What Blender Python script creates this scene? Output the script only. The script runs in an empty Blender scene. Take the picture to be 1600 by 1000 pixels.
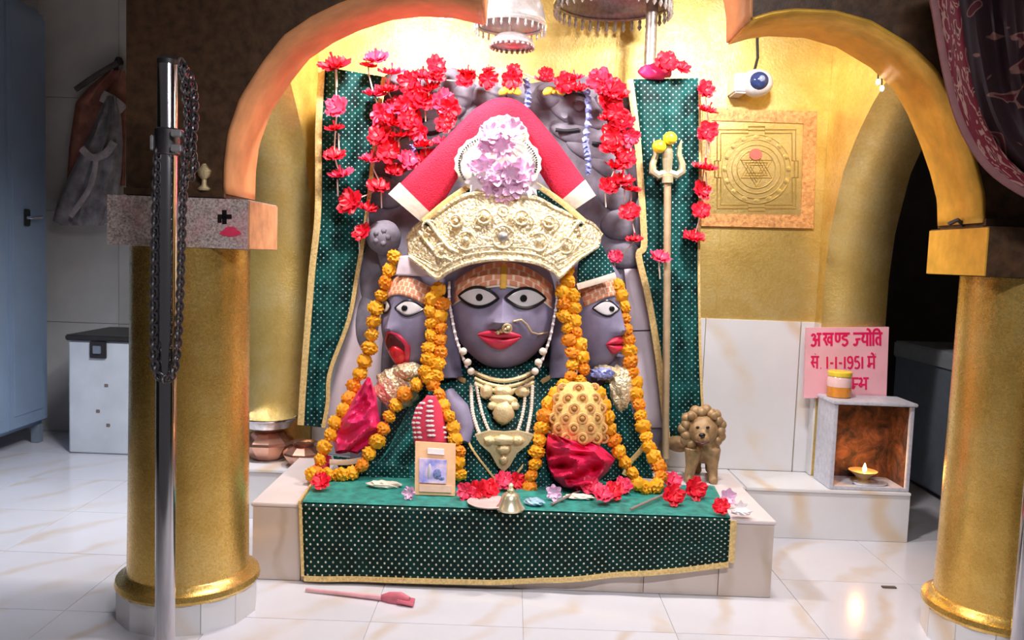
import bpy, bmesh, math, random
from mathutils import Vector, Matrix, noise
random.seed(7)
scene = bpy.context.scene
COL = scene.collection
PI = math.pi

# ------------------------------------------------------------------ camera
FPX = 1300.0                      # focal length in pixels of the 1600x1000 frame
CAM = Vector((0.0, 0.0, 1.5))
PITCH = math.radians(4.4)
ROLL = math.radians(2.1)
F_ = Vector((0, math.cos(PITCH), -math.sin(PITCH)))
R0 = Vector((1, 0, 0)); U0 = Vector((0, math.sin(PITCH), math.cos(PITCH)))
R_ = R0 * math.cos(ROLL) + U0 * math.sin(ROLL)
U_ = U0 * math.cos(ROLL) - R0 * math.sin(ROLL)
cd = bpy.data.cameras.new('camera'); cam = bpy.data.objects.new('camera', cd); COL.objects.link(cam)
cd.sensor_width = 36.0; cd.lens = 36.0 * FPX / 1600.0; cd.clip_start = 0.05; cd.clip_end = 60
B_ = -F_
cam.matrix_world = Matrix(((R_.x, U_.x, B_.x, CAM.x), (R_.y, U_.y, B_.y, CAM.y), (R_.z, U_.z, B_.z, CAM.z), (0, 0, 0, 1)))
scene.camera = cam

# ------------------------------------------------------------------ world, exposure, lamps
w = bpy.data.worlds.new('world'); scene.world = w; w.use_nodes = True
w.node_tree.nodes['Background'].inputs[0].default_value = (0.95, 0.9, 0.9, 1)
w.node_tree.nodes['Background'].inputs[1].default_value = 0.035
scene.view_settings.view_transform = 'Standard'; scene.view_settings.look = 'None'
scene.view_settings.gamma = 1.0; scene.view_settings.use_curve_mapping = False
scene.view_settings.exposure = 0.66

def area(name, loc, target, sx, sy, power, color, spread=None):
    l = bpy.data.lights.new(name, 'AREA'); l.shape = 'RECTANGLE'; l.size = sx; l.size_y = sy
    l.energy = power; l.color = color
    if spread: l.spread = spread
    o = bpy.data.objects.new(name, l); COL.objects.link(o); o.location = loc
    d = Vector(target) - Vector(loc)
    o.rotation_euler = d.to_track_quat('-Z', 'Y').to_euler()
    return o
# flood lamps fixed behind the head of the front arch, shining on the idol
area('flood_lamp_light', (-0.62, 3.66, 2.86), (-0.05, 4.75, 1.0), 0.34, 0.10, 30, (1.0, 0.93, 0.90))
area('flood_lamp_light', (1.05, 3.60, 2.86), (0.35, 4.75, 1.0), 0.34, 0.10, 29, (1.0, 0.93, 0.90))
# added fill lights, both unseen: one for the side hall, one before the arch
area('hall_fill_light', (-1.62, 4.1, 2.30), (-2.75, 4.75, 0), 0.08, 0.9, 11, (0.86, 0.91, 1.0), 1.75)
area('hall_fill_light', (0.6, 0.9, 3.35), (0.4, 2.6, 0), 1.2, 0.08, 27, (0.97, 0.95, 1.0), 2.0)

# ------------------------------------------------------------------ pixel to place
def ray(px, py): return F_ + R_ * ((px - 800.0) / FPX) - U_ * ((py - 500.0) / FPX)
def P(px, py, Y):
    d = ray(px, py); return CAM + d * (Y / d.y)
def PZ(px, py, z):
    d = ray(px, py); return CAM + d * ((z - CAM.z) / d.z)
def PX(px, py, X):
    d = ray(px, py); return CAM + d * (X / d.x)
def S(n, Y): return n * Y / FPX

# ------------------------------------------------------------------ materials
MATS = {}
class NT:
    def __init__(s, name):
        s.m = bpy.data.materials.new(name); s.m.use_nodes = True
        s.t = s.m.node_tree; s.b = s.t.nodes['Principled BSDF']; MATS[name] = s.m
    def n(s, typ, **k):
        nd = s.t.nodes.new(typ)
        for a, v in k.items(): setattr(nd, a, v)
        return nd
    def l(s, a, b): s.t.links.new(a, b)
    def set(s, **k):
        for a, v in k.items():
            s.b.inputs[a.replace('_', ' ')].default_value = v
        return s
    def coord(s, kind='Object', scale=1.0, rnd=False, rot=(0, 0, 0)):
        tc = s.n('ShaderNodeTexCoord'); mp = s.n('ShaderNodeMapping')
        sc = (scale,) * 3 if not hasattr(scale, '__len__') else scale
        mp.inputs['Scale'].default_value = sc; mp.inputs['Rotation'].default_value = rot
        src = tc.outputs[kind]
        if rnd:
            oi = s.n('ShaderNodeObjectInfo'); ml = s.n('ShaderNodeMath', operation='MULTIPLY'); ml.inputs[1].default_value = 17.0
            s.l(oi.outputs['Random'], ml.inputs[0])
            ad = s.n('ShaderNodeVectorMath', operation='ADD'); s.l(src, ad.inputs[0]); s.l(ml.outputs[0], ad.inputs[1]); src = ad.outputs[0]
        s.l(src, mp.inputs['Vector']); return mp.outputs[0]
    def noise(s, vec, scale, detail=4, rough=0.55, dist=0.0):
        nz = s.n('ShaderNodeTexNoise'); nz.inputs['Scale'].default_value = scale; nz.inputs['Detail'].default_value = detail
        nz.inputs['Roughness'].default_value = rough; nz.inputs['Distortion'].default_value = dist
        s.l(vec, nz.inputs['Vector']); return nz.outputs['Fac']
    def ramp(s, fac, stops, interp='LINEAR'):
        r = s.n('ShaderNodeValToRGB'); e = r.color_ramp; e.interpolation = interp
        while len(e.elements) < len(stops): e.elements.new(0.5)
        for el, (p, c) in zip(e.elements, stops):
            el.position = p; el.color = (*c, 1) if len(c) == 3 else c
        s.l(fac, r.inputs[0]); return r.outputs[0]
    def mix(s, fac, a, b):
        m = s.n('ShaderNodeMix', data_type='RGBA')
        for v, i in ((fac, 0), (a, 6), (b, 7)):
            if hasattr(v, 'is_output'): s.l(v, m.inputs[i])
            else: m.inputs[i].default_value = v if i == 0 else (*v, 1)
        return m.outputs[2]
    def bump(s, h, strength=0.3, dist=0.01):
        b = s.n('ShaderNodeBump'); b.inputs['Strength'].default_value = strength; b.inputs['Distance'].default_value = dist
        s.l(h, b.inputs['Height']); s.l(b.outputs[0], s.b.inputs['Normal'])
    def col(s, c): s.l(c, s.b.inputs['Base Color'])

def plain(name, c, rough=0.6, metal=0.0, var=0.12, scale=18.0, bump=0.0, **k):
    t = NT(name); t.set(Roughness=rough, Metallic=metal, **k)
    v = t.coord('Object', 1.0); nz = t.noise(v, scale)
    lo = tuple(max(0, x * (1 - var)) for x in c); hi = tuple(min(1, x * (1 + var)) for x in c)
    t.col(t.ramp(nz, [(0.3, lo), (0.7, hi)]))
    if bump: t.bump(nz, bump, 0.01)
    return t

def gold(name, c1, c2, c3, rough=0.34, metal=0.85, bscale=60.0, bstr=0.35, spec=0.5):
    t = NT(name); t.set(Metallic=metal)
    v = t.coord('Object', 1.0)
    n1 = t.noise(v, 3.0, 6, 0.65); n2 = t.noise(v, bscale, 5, 0.7)
    c = t.ramp(n1, [(0.3, c1), (0.5, c2), (0.7, c3)])
    c = t.mix(t.ramp(n2, [(0.35, (0.0,) * 3), (0.75, (0.45,) * 3)]), c, tuple(x * 0.55 for x in c2)); t.col(c)
    r = t.ramp(n2, [(0.3, (rough - 0.06,) * 3), (0.7, (rough + 0.14,) * 3)]); t.l(r, t.b.inputs['Roughness'])
    t.bump(n2, bstr, 0.006); return t
gold('gold_foil', (0.64, 0.43, 0.11), (0.80, 0.57, 0.18), (0.88, 0.70, 0.32), rough=0.36, metal=0.68)
gold('gold_column', (0.68, 0.40, 0.08), (0.86, 0.55, 0.14), (0.94, 0.68, 0.24), rough=0.22, bscale=90, bstr=0.16, metal=0.80)
gold('gold_jewel', (0.68, 0.52, 0.26), (0.86, 0.70, 0.40), (0.95, 0.84, 0.56), rough=0.36, bscale=90, bstr=0.7, metal=0.6)
gold('brass_old', (0.42, 0.27, 0.12), (0.58, 0.40, 0.20), (0.70, 0.52, 0.30), rough=0.45, metal=0.55)

gold('yantra_gold', (0.56, 0.40, 0.12), (0.72, 0.54, 0.20), (0.84, 0.68, 0.34), rough=0.34, bscale=70, metal=0.7)
t = NT('crown_gold'); t.set(Metallic=0.58, Roughness=0.36)
v = t.coord('Object', 1.0)
vo = t.n('ShaderNodeTexVoronoi', feature='DISTANCE_TO_EDGE'); vo.inputs['Scale'].default_value = 42; t.l(v, vo.inputs['Vector'])
nz = t.noise(v, 60, 4)
ad = t.n('ShaderNodeMath', operation='ADD'); t.l(vo.outputs['Distance'], ad.inputs[0]); t.l(nz, ad.inputs[1])
t.col(t.ramp(ad.outputs[0], [(0.35, (0.50, 0.36, 0.16)), (0.55, (0.84, 0.70, 0.42)), (0.85, (0.96, 0.88, 0.68))])); t.bump(ad.outputs[0], 0.8, 0.012)

def marble(name, base, vein, vscale, rough, warm=(0, 0, 0), rot=(0, 0, 0.6), amount=1.0):
    t = NT(name); t.set(Roughness=rough)
    v = t.coord('Object', 1.0, rnd=True, rot=rot)
    wv = t.n('ShaderNodeTexWave'); wv.inputs['Scale'].default_value = vscale; wv.inputs['Distortion'].default_value = 7.0
    wv.inputs['Detail'].default_value = 4; wv.inputs['Detail Scale'].default_value = 1.2; t.l(v, wv.inputs['Vector'])
    n1 = t.noise(v, 2.2, 5, 0.6)
    f = t.ramp(wv.outputs['Fac'], [(0.0, (0.9 * amount,) * 3), (0.10, (0.35 * amount,) * 3), (0.22, (0, 0, 0)), (1.0, (0, 0, 0))])
    b = t.ramp(n1, [(0.3, tuple(x * 0.92 for x in base)), (0.7, base)])
    m = t.n('ShaderNodeMath', operation='MULTIPLY'); t.l(f, m.inputs[0]); t.l(t.ramp(n1, [(0.35, (0,) * 3), (0.6, (1,) * 3)]), m.inputs[1])
    t.col(t.mix(m.outputs[0], b, vein)); return t
marble('floor_marble', (0.70, 0.70, 0.76), (0.60, 0.49, 0.38), 0.9, 0.16, amount=0.75)
marble('wall_marble', (0.80, 0.80, 0.82), (0.72, 0.58, 0.42), 0.7, 0.22, rot=(0.3, 0.5, 0.2))
marble('dais_marble', (0.66, 0.56, 0.50), (0.52, 0.42, 0.33), 1.6, 0.25, rot=(0, 0.0, 0.0))
plain('dais_top', (0.74, 0.66, 0.66), 0.25, var=0.06, scale=5)
plain('floor_grout', (0.62, 0.60, 0.60), 0.6)
plain('grout', (0.45, 0.40, 0.38), 0.8)
plain('backlit_brown', (0.075, 0.036, 0.015), 0.5, var=0.45, scale=26, bump=0.25)  # shade of the backlit arch front is put into this dark brown
plain('arch_orange', (0.78, 0.33, 0.13), 0.5, var=0.16, scale=9, bump=0.15)
plain('arch_gold', (0.80, 0.44, 0.06), 0.42, var=0.16, scale=14, bump=0.15, metal=0.35)
t = NT('speckled_stone'); t.set(Roughness=0.6); v = t.coord(); nz = t.noise(v, 120, 3, 0.8); n2 = t.noise(v, 5, 2)
c = t.ramp(nz, [(0.35, (0.20, 0.14, 0.12)), (0.5, (0.50, 0.40, 0.37)), (0.65, (0.74, 0.66, 0.62))])
t.col(t.mix(t.ramp(n2, [(0.55, (0,) * 3), (0.7, (0.5,) * 3)]), c, (0.80, 0.34, 0.36)))
plain('capital_orange', (0.72, 0.34, 0.16), 0.5, var=0.25, scale=14)
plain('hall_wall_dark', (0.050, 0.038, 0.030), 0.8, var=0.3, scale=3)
plain('hall_tile', (0.74, 0.70, 0.66), 0.3, var=0.10, scale=3)
plain('ceiling_paint', (0.60, 0.55, 0.48), 0.8)
plain('steel_paint', (0.30, 0.40, 0.55), 0.35, var=0.06, scale=3, metal=0.2)
plain('steel_paint_dark', (0.20, 0.24, 0.30), 0.4, var=0.08)
plain('trunk_paint', (0.62, 0.66, 0.72), 0.4, var=0.07, scale=6)
plain('dark_metal', (0.06, 0.055, 0.055), 0.45, 0.6)
plain('chrome', (0.62, 0.62, 0.66), 0.13, 1.0, var=0.04)
plain('iron_chain', (0.16, 0.15, 0.16), 0.35, 0.9, var=0.3)
plain('silver', (0.82, 0.80, 0.82), 0.28, 0.75, var=0.12, scale=60)
plain('tarnished_silver', (0.46, 0.42, 0.40), 0.38, 0.7, var=0.25, scale=60)
plain('copper', (0.66, 0.36, 0.26), 0.28, 0.9, var=0.15, scale=8)
plain('stone', (0.225, 0.205, 0.260), 0.75, var=0.28, scale=14, bump=0.3)
plain('idol_skin', (0.225, 0.200, 0.310), 0.55, var=0.22, scale=9, bump=0.12)
plain('pale_stone', (0.80, 0.68, 0.76), 0.5, var=0.10, scale=6)
plain('eye_white', (0.72, 0.70, 0.72), 0.25, var=0.05)
plain('black', (0.008, 0.007, 0.010), 0.3)
plain('lip_red', (0.66, 0.03, 0.08), 0.35, var=0.15)
plain('mouth_dark', (0.10, 0.005, 0.01), 0.5)
plain('tongue_red', (0.72, 0.02, 0.03), 0.25)
t = NT('tilak'); t.set(Roughness=0.6); v = t.coord('UV', 1.0)
br = t.n('ShaderNodeTexBrick'); br.inputs['Scale'].default_value = 1.0; t.l(v, br.inputs['Vector'])
br.inputs['Color1'].default_value = (0.74, 0.30, 0.16, 1); br.inputs['Color2'].default_value = (0.66, 0.24, 0.13, 1); br.inputs['Mortar'].default_value = (0.85, 0.62, 0.45, 1)
br.inputs['Brick Width'].default_value = 0.10; br.inputs['Row Height'].default_value = 0.25; br.inputs['Mortar Size'].default_value = 0.013; t.col(br.outputs['Color'])
plain('tilak_yellow', (0.85, 0.48, 0.06), 0.6)
plain('marigold', (0.88, 0.36, 0.005), 0.65, var=0.25, scale=60)
plain('marigold_deep', (0.78, 0.24, 0.004), 0.65, var=0.25, scale=60)
plain('flower_red', (0.80, 0.008, 0.03), 0.5, var=0.22, scale=25)
plain('flower_pink_red', (0.88, 0.05, 0.13), 0.5, var=0.2, scale=25)
plain('flower_pink', (0.95, 0.55, 0.78), 0.5, var=0.2, scale=25)
plain('flower_white', (0.86, 0.80, 0.82), 0.5)
plain('thread', (0.80, 0.70, 0.60), 0.7)
plain('ribbon_yellow', (0.90, 0.50, 0.05), 0.5)
plain('ribbon_blue', (0.26, 0.30, 0.62), 0.3, var=0.6, scale=90)
plain('cream_cloth', (0.80, 0.70, 0.58), 0.75, var=0.1, scale=40, bump=0.2)
plain('gold_trim', (0.80, 0.58, 0.24), 0.5, 0.3, var=0.25, scale=90, bump=0.3)
t = plain('red_velvet', (0.78, 0.008, 0.05), 0.75, var=0.4, scale=150, bump=0.6)
plain('pink_satin', (0.88, 0.03, 0.17), 0.5, var=0.15, scale=6)
plain('pink_satin_deep', (0.84, 0.015, 0.10), 0.55, var=0.2, scale=8)
plain('white_fan', (0.84, 0.80, 0.70), 0.5, var=0.08, scale=30)
plain('card_orange', (0.92, 0.55, 0.30), 0.5, var=0.10, scale=20)
t = NT('card_print'); t.set(Roughness=0.4); v = t.coord(); nz = t.noise(v, 16, 3)
t.col(t.ramp(nz, [(0.35, (0.25, 0.28, 0.75)), (0.5, (0.60, 0.52, 0.85)), (0.65, (0.88, 0.72, 0.82))]))
plain('sign_pink', (0.86, 0.44, 0.50), 0.5, var=0.08, scale=5)
plain('sign_ink', (0.74, 0.006, 0.10), 0.5)
plain('glass_orange', (0.66, 0.25, 0.04), 0.15, var=0.2)
plain('lid_yellow', (0.88, 0.66, 0.05), 0.35)
plain('jar_clear', (0.78, 0.52, 0.50), 0.1, var=0.04)
plain('lamp_box', (0.60, 0.62, 0.70), 0.45, 0.2, var=0.14, scale=40)
t = NT('soot'); t.set(Roughness=0.85); v = t.coord(); nz = t.noise(v, 11, 6, 0.7, 0.6)
t.col(t.ramp(nz, [(0.38, (0.012, 0.006, 0.005)), (0.54, (0.09, 0.035, 0.018)), (0.72, (0.22, 0.09, 0.045))]))
plain('soot_black', (0.015, 0.010, 0.009), 0.85)
plain('wood_lion', (0.36, 0.23, 0.11), 0.5, 0.2, var=0.3, scale=30, bump=0.3)
plain('plastic_white', (0.76, 0.76, 0.78), 0.3)
plain('lens_blue', (0.03, 0.05, 0.16), 0.12)
plain('brush_pink', (0.62, 0.15, 0.20), 0.5, var=0.2)
plain('embroid_pink', (0.86, 0.06, 0.13), 0.6, var=0.1)
plain('bag_cloth', (0.12, 0.09, 0.08), 0.7, var=0.4, scale=8)
plain('bag_plastic', (0.34, 0.31, 0.32), 0.3, var=0.5, scale=10)
plain('bag_red', (0.34, 0.13, 0.09), 0.7, var=0.4, scale=12)
plain('lemon', (0.86, 0.66, 0.03), 0.4)
plain('trident_brass', (0.52, 0.47, 0.30), 0.4, 0.4, var=0.15)
plain('pole_brass', (0.62, 0.46, 0.28), 0.4, 0.4, var=0.15)
plain('rubber_black', (0.02, 0.02, 0.02), 0.6)

def emit(name, c, s):
    t = NT(name); t.set(Emission_Color=(*c, 1), Emission_Strength=s); t.b.inputs['Base Color'].default_value = (*c, 1); return t
emit('led_white', (1.0, 0.96, 0.93), 9.0)
emit('led_soft', (1.0, 0.97, 0.95), 2.0)
emit('flame', (1.0, 0.55, 0.16), 26.0)

def dotted(name, c, c2, d, r, dotc, rough=0.55, sheen=0.1):
    """cloth with a diagonal lattice of sewn dots; UV in metres"""
    t = NT(name); t.set(Roughness=rough); t.b.inputs['Specular IOR Level'].default_value = 0.15; t.b.inputs['Sheen Weight'].default_value = sheen; t.b.inputs['Sheen Roughness'].default_value = 0.35; t.b.inputs['Sheen Tint'].default_value = (0.10, 0.85, 0.75, 1)
    v = t.coord('UV', (1 / d, 1 / d, 1), rot=(0, 0, PI / 4))
    fr = t.n('ShaderNodeVectorMath', operation='FRACTION'); t.l(v, fr.inputs[0])
    sb = t.n('ShaderNodeVectorMath', operation='SUBTRACT'); sb.inputs[1].default_value = (0.5, 0.5, 0); t.l(fr.outputs[0], sb.inputs[0])
    ln = t.n('ShaderNodeVectorMath', operation='LENGTH'); t.l(sb.outputs[0], ln.inputs[0])
    mask = t.ramp(ln.outputs['Value'], [(0.0, (1,) * 3), (r * 0.8, (1,) * 3), (r * 1.1, (0,) * 3)])
    ob = t.coord('Object', 1.0); nz = t.noise(ob, 9, 4); n2 = t.noise(ob, 60, 2)
    base = t.ramp(nz, [(0.35, c), (0.65, c2)])
    dm = t.n('ShaderNodeMath', operation='MULTIPLY'); t.l(mask, dm.inputs[0]); t.l(t.ramp(n2, [(0.3, (0.25,) * 3), (0.6, (1,) * 3)]), dm.inputs[1])
    t.col(t.mix(dm.outputs[0], base, dotc)); t.bump(ln.outputs['Value'], 0.25, 0.004); return t
dotted('green_velvet', (0.001, 0.012, 0.010), (0.002, 0.034, 0.028), 0.0235, 0.19, (0.80, 0.78, 0.62), sheen=0.0)
dotted('green_hanging', (0.001, 0.014, 0.014), (0.008, 0.095, 0.090), 0.024, 0.18, (0.36, 0.62, 0.60), sheen=0.2)  # teal patches and dots put the cloth's glints into its colour
t = plain('lit_teal', (0.012, 0.22, 0.185), 0.6, var=0.5, scale=22, bump=0.4); t.b.inputs['Sheen Weight'].default_value = 0.4; t.b.inputs['Sheen Tint'].default_value = (0.3, 0.9, 0.8, 1)  # brighter teal carries the lamplight and sheen on the dais cloth's top
dotted('green_saree', (0.001, 0.018, 0.018), (0.006, 0.085, 0.080), 0.020, 0.17, (0.50, 0.72, 0.70), sheen=0.2)
dotted('teal_saree', (0.003, 0.055, 0.055), (0.012, 0.20, 0.19), 0.020, 0.17, (0.62, 0.86, 0.84), sheen=0.6)
dotted('crochet', (0.86, 0.50, 0.10), (0.90, 0.58, 0.18), 0.062, 0.26, (0.46, 0.20, 0.06), 0.8)
plain('crochet_plain', (0.88, 0.58, 0.20), 0.8, var=0.15, scale=60, bump=0.4)
plain('crochet_knot', (0.42, 0.22, 0.05), 0.8, var=0.2, scale=60)
plain('crochet_ring', (0.86, 0.44, 0.16), 0.8, var=0.2, scale=60)
plain('capital_pale', (0.88, 0.58, 0.44), 0.5)
plain('bell_brass', (0.80, 0.74, 0.52), 0.25, 0.7)
plain('pale_plate', (0.72, 0.50, 0.48), 0.4)
plain('stick_brown', (0.30, 0.22, 0.20), 0.6)
plain('foil_blue', (0.35, 0.55, 0.68), 0.3, var=0.4)
plain('frame_orange', (0.78, 0.36, 0.13), 0.5, 0.25, var=0.4, scale=55, bump=0.4)
plain('dot_pink', (0.82, 0.16, 0.12), 0.5)
plain('lens_ring', (0.25, 0.30, 0.45), 0.1)
plain('rust', (0.22, 0.16, 0.14), 0.7)
plain('bag_pale', (0.50, 0.42, 0.42), 0.5, var=0.4, scale=14)
plain('cab_top', (0.36, 0.40, 0.45), 0.4)
plain('brush_pale', (0.72, 0.36, 0.40), 0.5)
plain('curtain_edge', (0.22, 0.09, 0.09), 0.7)
t = NT('curtain_band'); t.set(Roughness=0.7); v = t.coord('UV', 1.0); nz = t.noise(v, 7, 1, 0.3, 2.5)
t.col(t.ramp(nz, [(0.0, (0.10, 0.006, 0.015)), (0.55, (0.15, 0.008, 0.02)), (0.57, (0.34, 0.18, 0.14)), (0.65, (0.34, 0.18, 0.14)), (0.67, (0.08, 0.004, 0.010))]))
t = NT('maroon_curtain'); t.set(Roughness=0.7); v = t.coord('UV', 1.0); nz = t.noise(v, 5.5, 1, 0.3, 2.2)
t.col(t.ramp(nz, [(0.0, (0.012, 0.002, 0.004)), (0.585, (0.018, 0.002, 0.005)), (0.60, (0.16, 0.07, 0.055)), (0.64, (0.16, 0.07, 0.055)), (0.655, (0.06, 0.003, 0.008)), (1.0, (0.06, 0.003, 0.008))]))
plain('curtain_border', (0.20, 0.015, 0.03), 0.6, var=0.2)
def M(n): return MATS[n]
# ------------------------------------------------------------------ mesh helpers
class MB:
    def __init__(s): s.v = []; s.f = []; s.uv = {}
    def add(s, vs, fs):
        o = len(s.v); s.v += [Vector(p) for p in vs]; s.f += [tuple(i + o for i in f) for f in fs]; return s
    def box(s, a, b, bev=0.0, xf=None):
        bm = bmesh.new(); bmesh.ops.create_cube(bm, size=1)
        c = [(a[i] + b[i]) / 2 for i in range(3)]; d = [max(abs(b[i] - a[i]), 1e-4) for i in range(3)]
        for v in bm.verts: v.co = Vector([v.co[i] * d[i] + c[i] for i in range(3)])
        if bev: bmesh.ops.bevel(bm, geom=bm.edges[:], offset=min(bev, min(d) * 0.45), segments=2, affect='EDGES', clamp_overlap=True)
        return s.bm(bm, xf)
    def bm(s, bm, xf=None):
        bm.verts.ensure_lookup_table(); vs = [(xf @ v.co if xf else v.co.copy()) for v in bm.verts]
        fs = [tuple(v.index for v in f.verts) for f in bm.faces]; bm.free(); return s.add(vs, fs)
    def ico(s, c, r, sub=2, fn=None, xf=None):
        bm = bmesh.new(); bmesh.ops.create_icosphere(bm, subdivisions=sub, radius=1)
        r = (r, r, r) if not hasattr(r, '__len__') else r
        for v in bm.verts:
            k = fn(v.co) if fn else 1.0
            p = Vector((v.co.x * r[0] * k, v.co.y * r[1] * k, v.co.z * r[2] * k)); p = (xf @ p) if xf else p
            v.co = p + Vector(c)
        return s.bm(bm)
    def lathe(s, prof, n=24, c=(0, 0, 0), sx=1, sy=1, cap=True):
        vs = []; fs = []; c = Vector(c)
        for r, z in prof:
            for k in range(n):
                a = 2 * PI * k / n; vs.append(c + Vector((r * sx * math.cos(a), r * sy * math.sin(a), z)))
        for i in range(len(prof) - 1):
            for k in range(n):
                k2 = (k + 1) % n; fs.append((i * n + k, i * n + k2, (i + 1) * n + k2, (i + 1) * n + k))
        if cap:
            fs.append(tuple(range(n - 1, -1, -1))); fs.append(tuple((len(prof) - 1) * n + k for k in range(n)))
        return s.add(vs, fs)
    def tube(s, pts, r, n=8, closed=False, flat=1.0):
        pts = [Vector(p) for p in pts]; m = len(pts); rs = r if hasattr(r, '__len__') else [r] * m
        vs = []; fs = []; up = None
        for i in range(m):
            a = pts[(i - 1) % m] if (closed or i > 0) else pts[i]; b = pts[(i + 1) % m] if (closed or i < m - 1) else pts[i]
            t = (b - a).normalized() if (b - a).length > 1e-9 else Vector((0, 0, 1))
            if up is None:
                up = Vector((0, 1, 0)) if abs(t.y) < 0.9 else Vector((1, 0, 0))
            e1 = (up - t * up.dot(t)); e1 = e1.normalized() if e1.length > 1e-6 else Vector((1, 0, 0)); e2 = t.cross(e1); up = e1
            for k in range(n):
                q = 2 * PI * k / n; vs.append(pts[i] + e1 * (math.cos(q) * rs[i] * flat) + e2 * (math.sin(q) * rs[i]))
        for i in range(m if closed else m - 1):
            j = (i + 1) % m
            for k in range(n):
                k2 = (k + 1) % n; fs.append((i * n + k, i * n + k2, j * n + k2, j * n + k))
        if not closed:
            fs.append(tuple(range(n - 1, -1, -1))); fs.append(tuple((m - 1) * n + k for k in range(n)))
        return s.add(vs, fs)
    def prism(s, poly, ex):
        """poly: list of 3D points (planar, simple), ex: extrusion vector"""
        n = len(poly); ex = Vector(ex); vs = [Vector(p) for p in poly] + [Vector(p) + ex for p in poly]
        fs = [tuple(range(n)), tuple(range(2 * n - 1, n - 1, -1))]
        for i in range(n): j = (i + 1) % n; fs.append((i, i + n, j + n, j))
        return s.add(vs, fs)
    def grid(s, fn, nu, nv, uvs=None):
        o = len(s.v); vs = []; fs = []
        for j in range(nv + 1):
            for i in range(nu + 1):
                u, v = i / nu, j / nv; vs.append(fn(u, v))
                if uvs: s.uv[o + j * (nu + 1) + i] = uvs(u, v)
        for j in range(nv):
            for i in range(nu):
                a = j * (nu + 1) + i; fs.append((a, a + 1, a + nu + 2, a + nu + 1))
        return s.add(vs, fs)
    def mesh(s, name, mat, smooth=True, origin=None, recalc=True):
        me = bpy.data.meshes.new(name); org = Vector(origin) if origin is not None else Vector((0, 0, 0))
        me.from_pydata([tuple(p - org) for p in s.v], [], s.f)
        if recalc:
            bm = bmesh.new(); bm.from_mesh(me); bmesh.ops.recalc_face_normals(bm, faces=bm.faces[:]); bm.to_mesh(me); bm.free()
        if s.uv:
            ul = me.uv_layers.new(name='UVMap')
            for lp in me.loops: ul.data[lp.index].uv = s.uv.get(lp.vertex_index, (0, 0))
        me.materials.append(M(mat) if isinstance(mat, str) else mat)
        if smooth:
            me.polygons.foreach_set('use_smooth', [True] * len(me.polygons))
            try: me.set_sharp_from_angle(angle=math.radians(42))
            except Exception: pass
        me.update(); return me
    def obj(s, name, mat, parent=None, smooth=True, origin=None, solid=0.0, sub=0, recalc=True):
        """link as one mesh object; with no origin the mesh origin is its base centre"""
        if origin is None:
            xs = [p.x for p in s.v]; ys = [p.y for p in s.v]; zs = [p.z for p in s.v]
            origin = Vector(((min(xs) + max(xs)) / 2, (min(ys) + max(ys)) / 2, min(zs)))
        o = bpy.data.objects.new(name, s.mesh(name, mat, smooth, origin, recalc)); COL.objects.link(o); put(o, origin, parent)
        if solid: md = o.modifiers.new('thick', 'SOLIDIFY'); md.thickness = solid; md.offset = 0
        if sub: md = o.modifiers.new('sub', 'SUBSURF'); md.levels = sub; md.render_levels = sub
        return o
WLOC = {}
def put(o, world, parent=None):
    world = Vector(world); WLOC[o.name] = world
    if parent:
        o.parent = parent; o.location = world - WLOC[parent.name]
    else: o.location = world
def thing(name, loc, label, cat, group=None):
    o = bpy.data.objects.new(name, None); COL.objects.link(o); o.empty_display_size = 0.1
    put(o, loc); return tag(o, label, cat, group)
def tag(o, label, cat, group=None):
    o['label'] = label; o['category'] = cat
    if group: o['group'] = group
    return o
def struct(o): o['kind'] = 'structure'; return o
def inst(name, me, loc, parent=None, rot=None, scale=None):
    o = bpy.data.objects.new(name, me); COL.objects.link(o); put(o, loc, parent)
    if rot is not None: o.rotation_euler = rot
    if scale is not None: o.scale = (scale,) * 3 if not hasattr(scale, '__len__') else scale
    return o
def lerp(a, b, t): return a + (b - a) * t
def along(pts, t):
    """point on a polyline by fraction of length"""
    L = [0]
    for a, b in zip(pts, pts[1:]): L.append(L[-1] + (Vector(b) - Vector(a)).length)
    d = t * L[-1]
    for i in range(len(pts) - 1):
        if d <= L[i + 1] or i == len(pts) - 2:
            k = (d - L[i]) / max(L[i + 1] - L[i], 1e-9); return Vector(pts[i]).lerp(Vector(pts[i + 1]), k)
def curve(pts, n):
    """Catmull-Rom through points of any dimension"""
    pts = [Vector(p) for p in pts]; out = []
    for i in range(len(pts) - 1):
        p0 = pts[max(i - 1, 0)]; p1 = pts[i]; p2 = pts[i + 1]; p3 = pts[min(i + 2, len(pts) - 1)]
        for k in range(n):
            t = k / n
            out.append(0.5 * ((2 * p1) + (p2 - p0) * t + (2 * p0 - 5 * p1 + 4 * p2 - p3) * t * t + (3 * p1 - p0 - 3 * p2 + p3) * t ** 3))
    out.append(pts[-1]); return out
def interp(tab, x):
    if x <= tab[0][0]: return tab[0][1]
    for (a, va), (b, vb) in zip(tab, tab[1:]):
        if x <= b: return va + (vb - va) * (x - a) / (b - a)
    return tab[-1][1]

# ------------------------------------------------------------------ floor of marble tiles
TS = 0.62
fl = struct(MB().box((-5.2, 0.6, -0.05), (5.2, 8.2, -0.006)).obj('floor', 'floor_grout', smooth=False))
me = MB().box((-TS / 2 + 0.0012, -TS / 2 + 0.0012, -0.012), (TS / 2 - 0.0012, TS / 2 - 0.0012, 0), 0.0008).mesh('floor_tile', 'floor_marble', False)
for i in range(-7, 7):
    for j in range(3, 12):
        inst('floor_tile', me, (0.09 + (i + 0.5) * TS, 0.17 + (j + 0.5) * TS, 0), fl, rot=(0, 0, random.choice((0, PI))))

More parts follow.
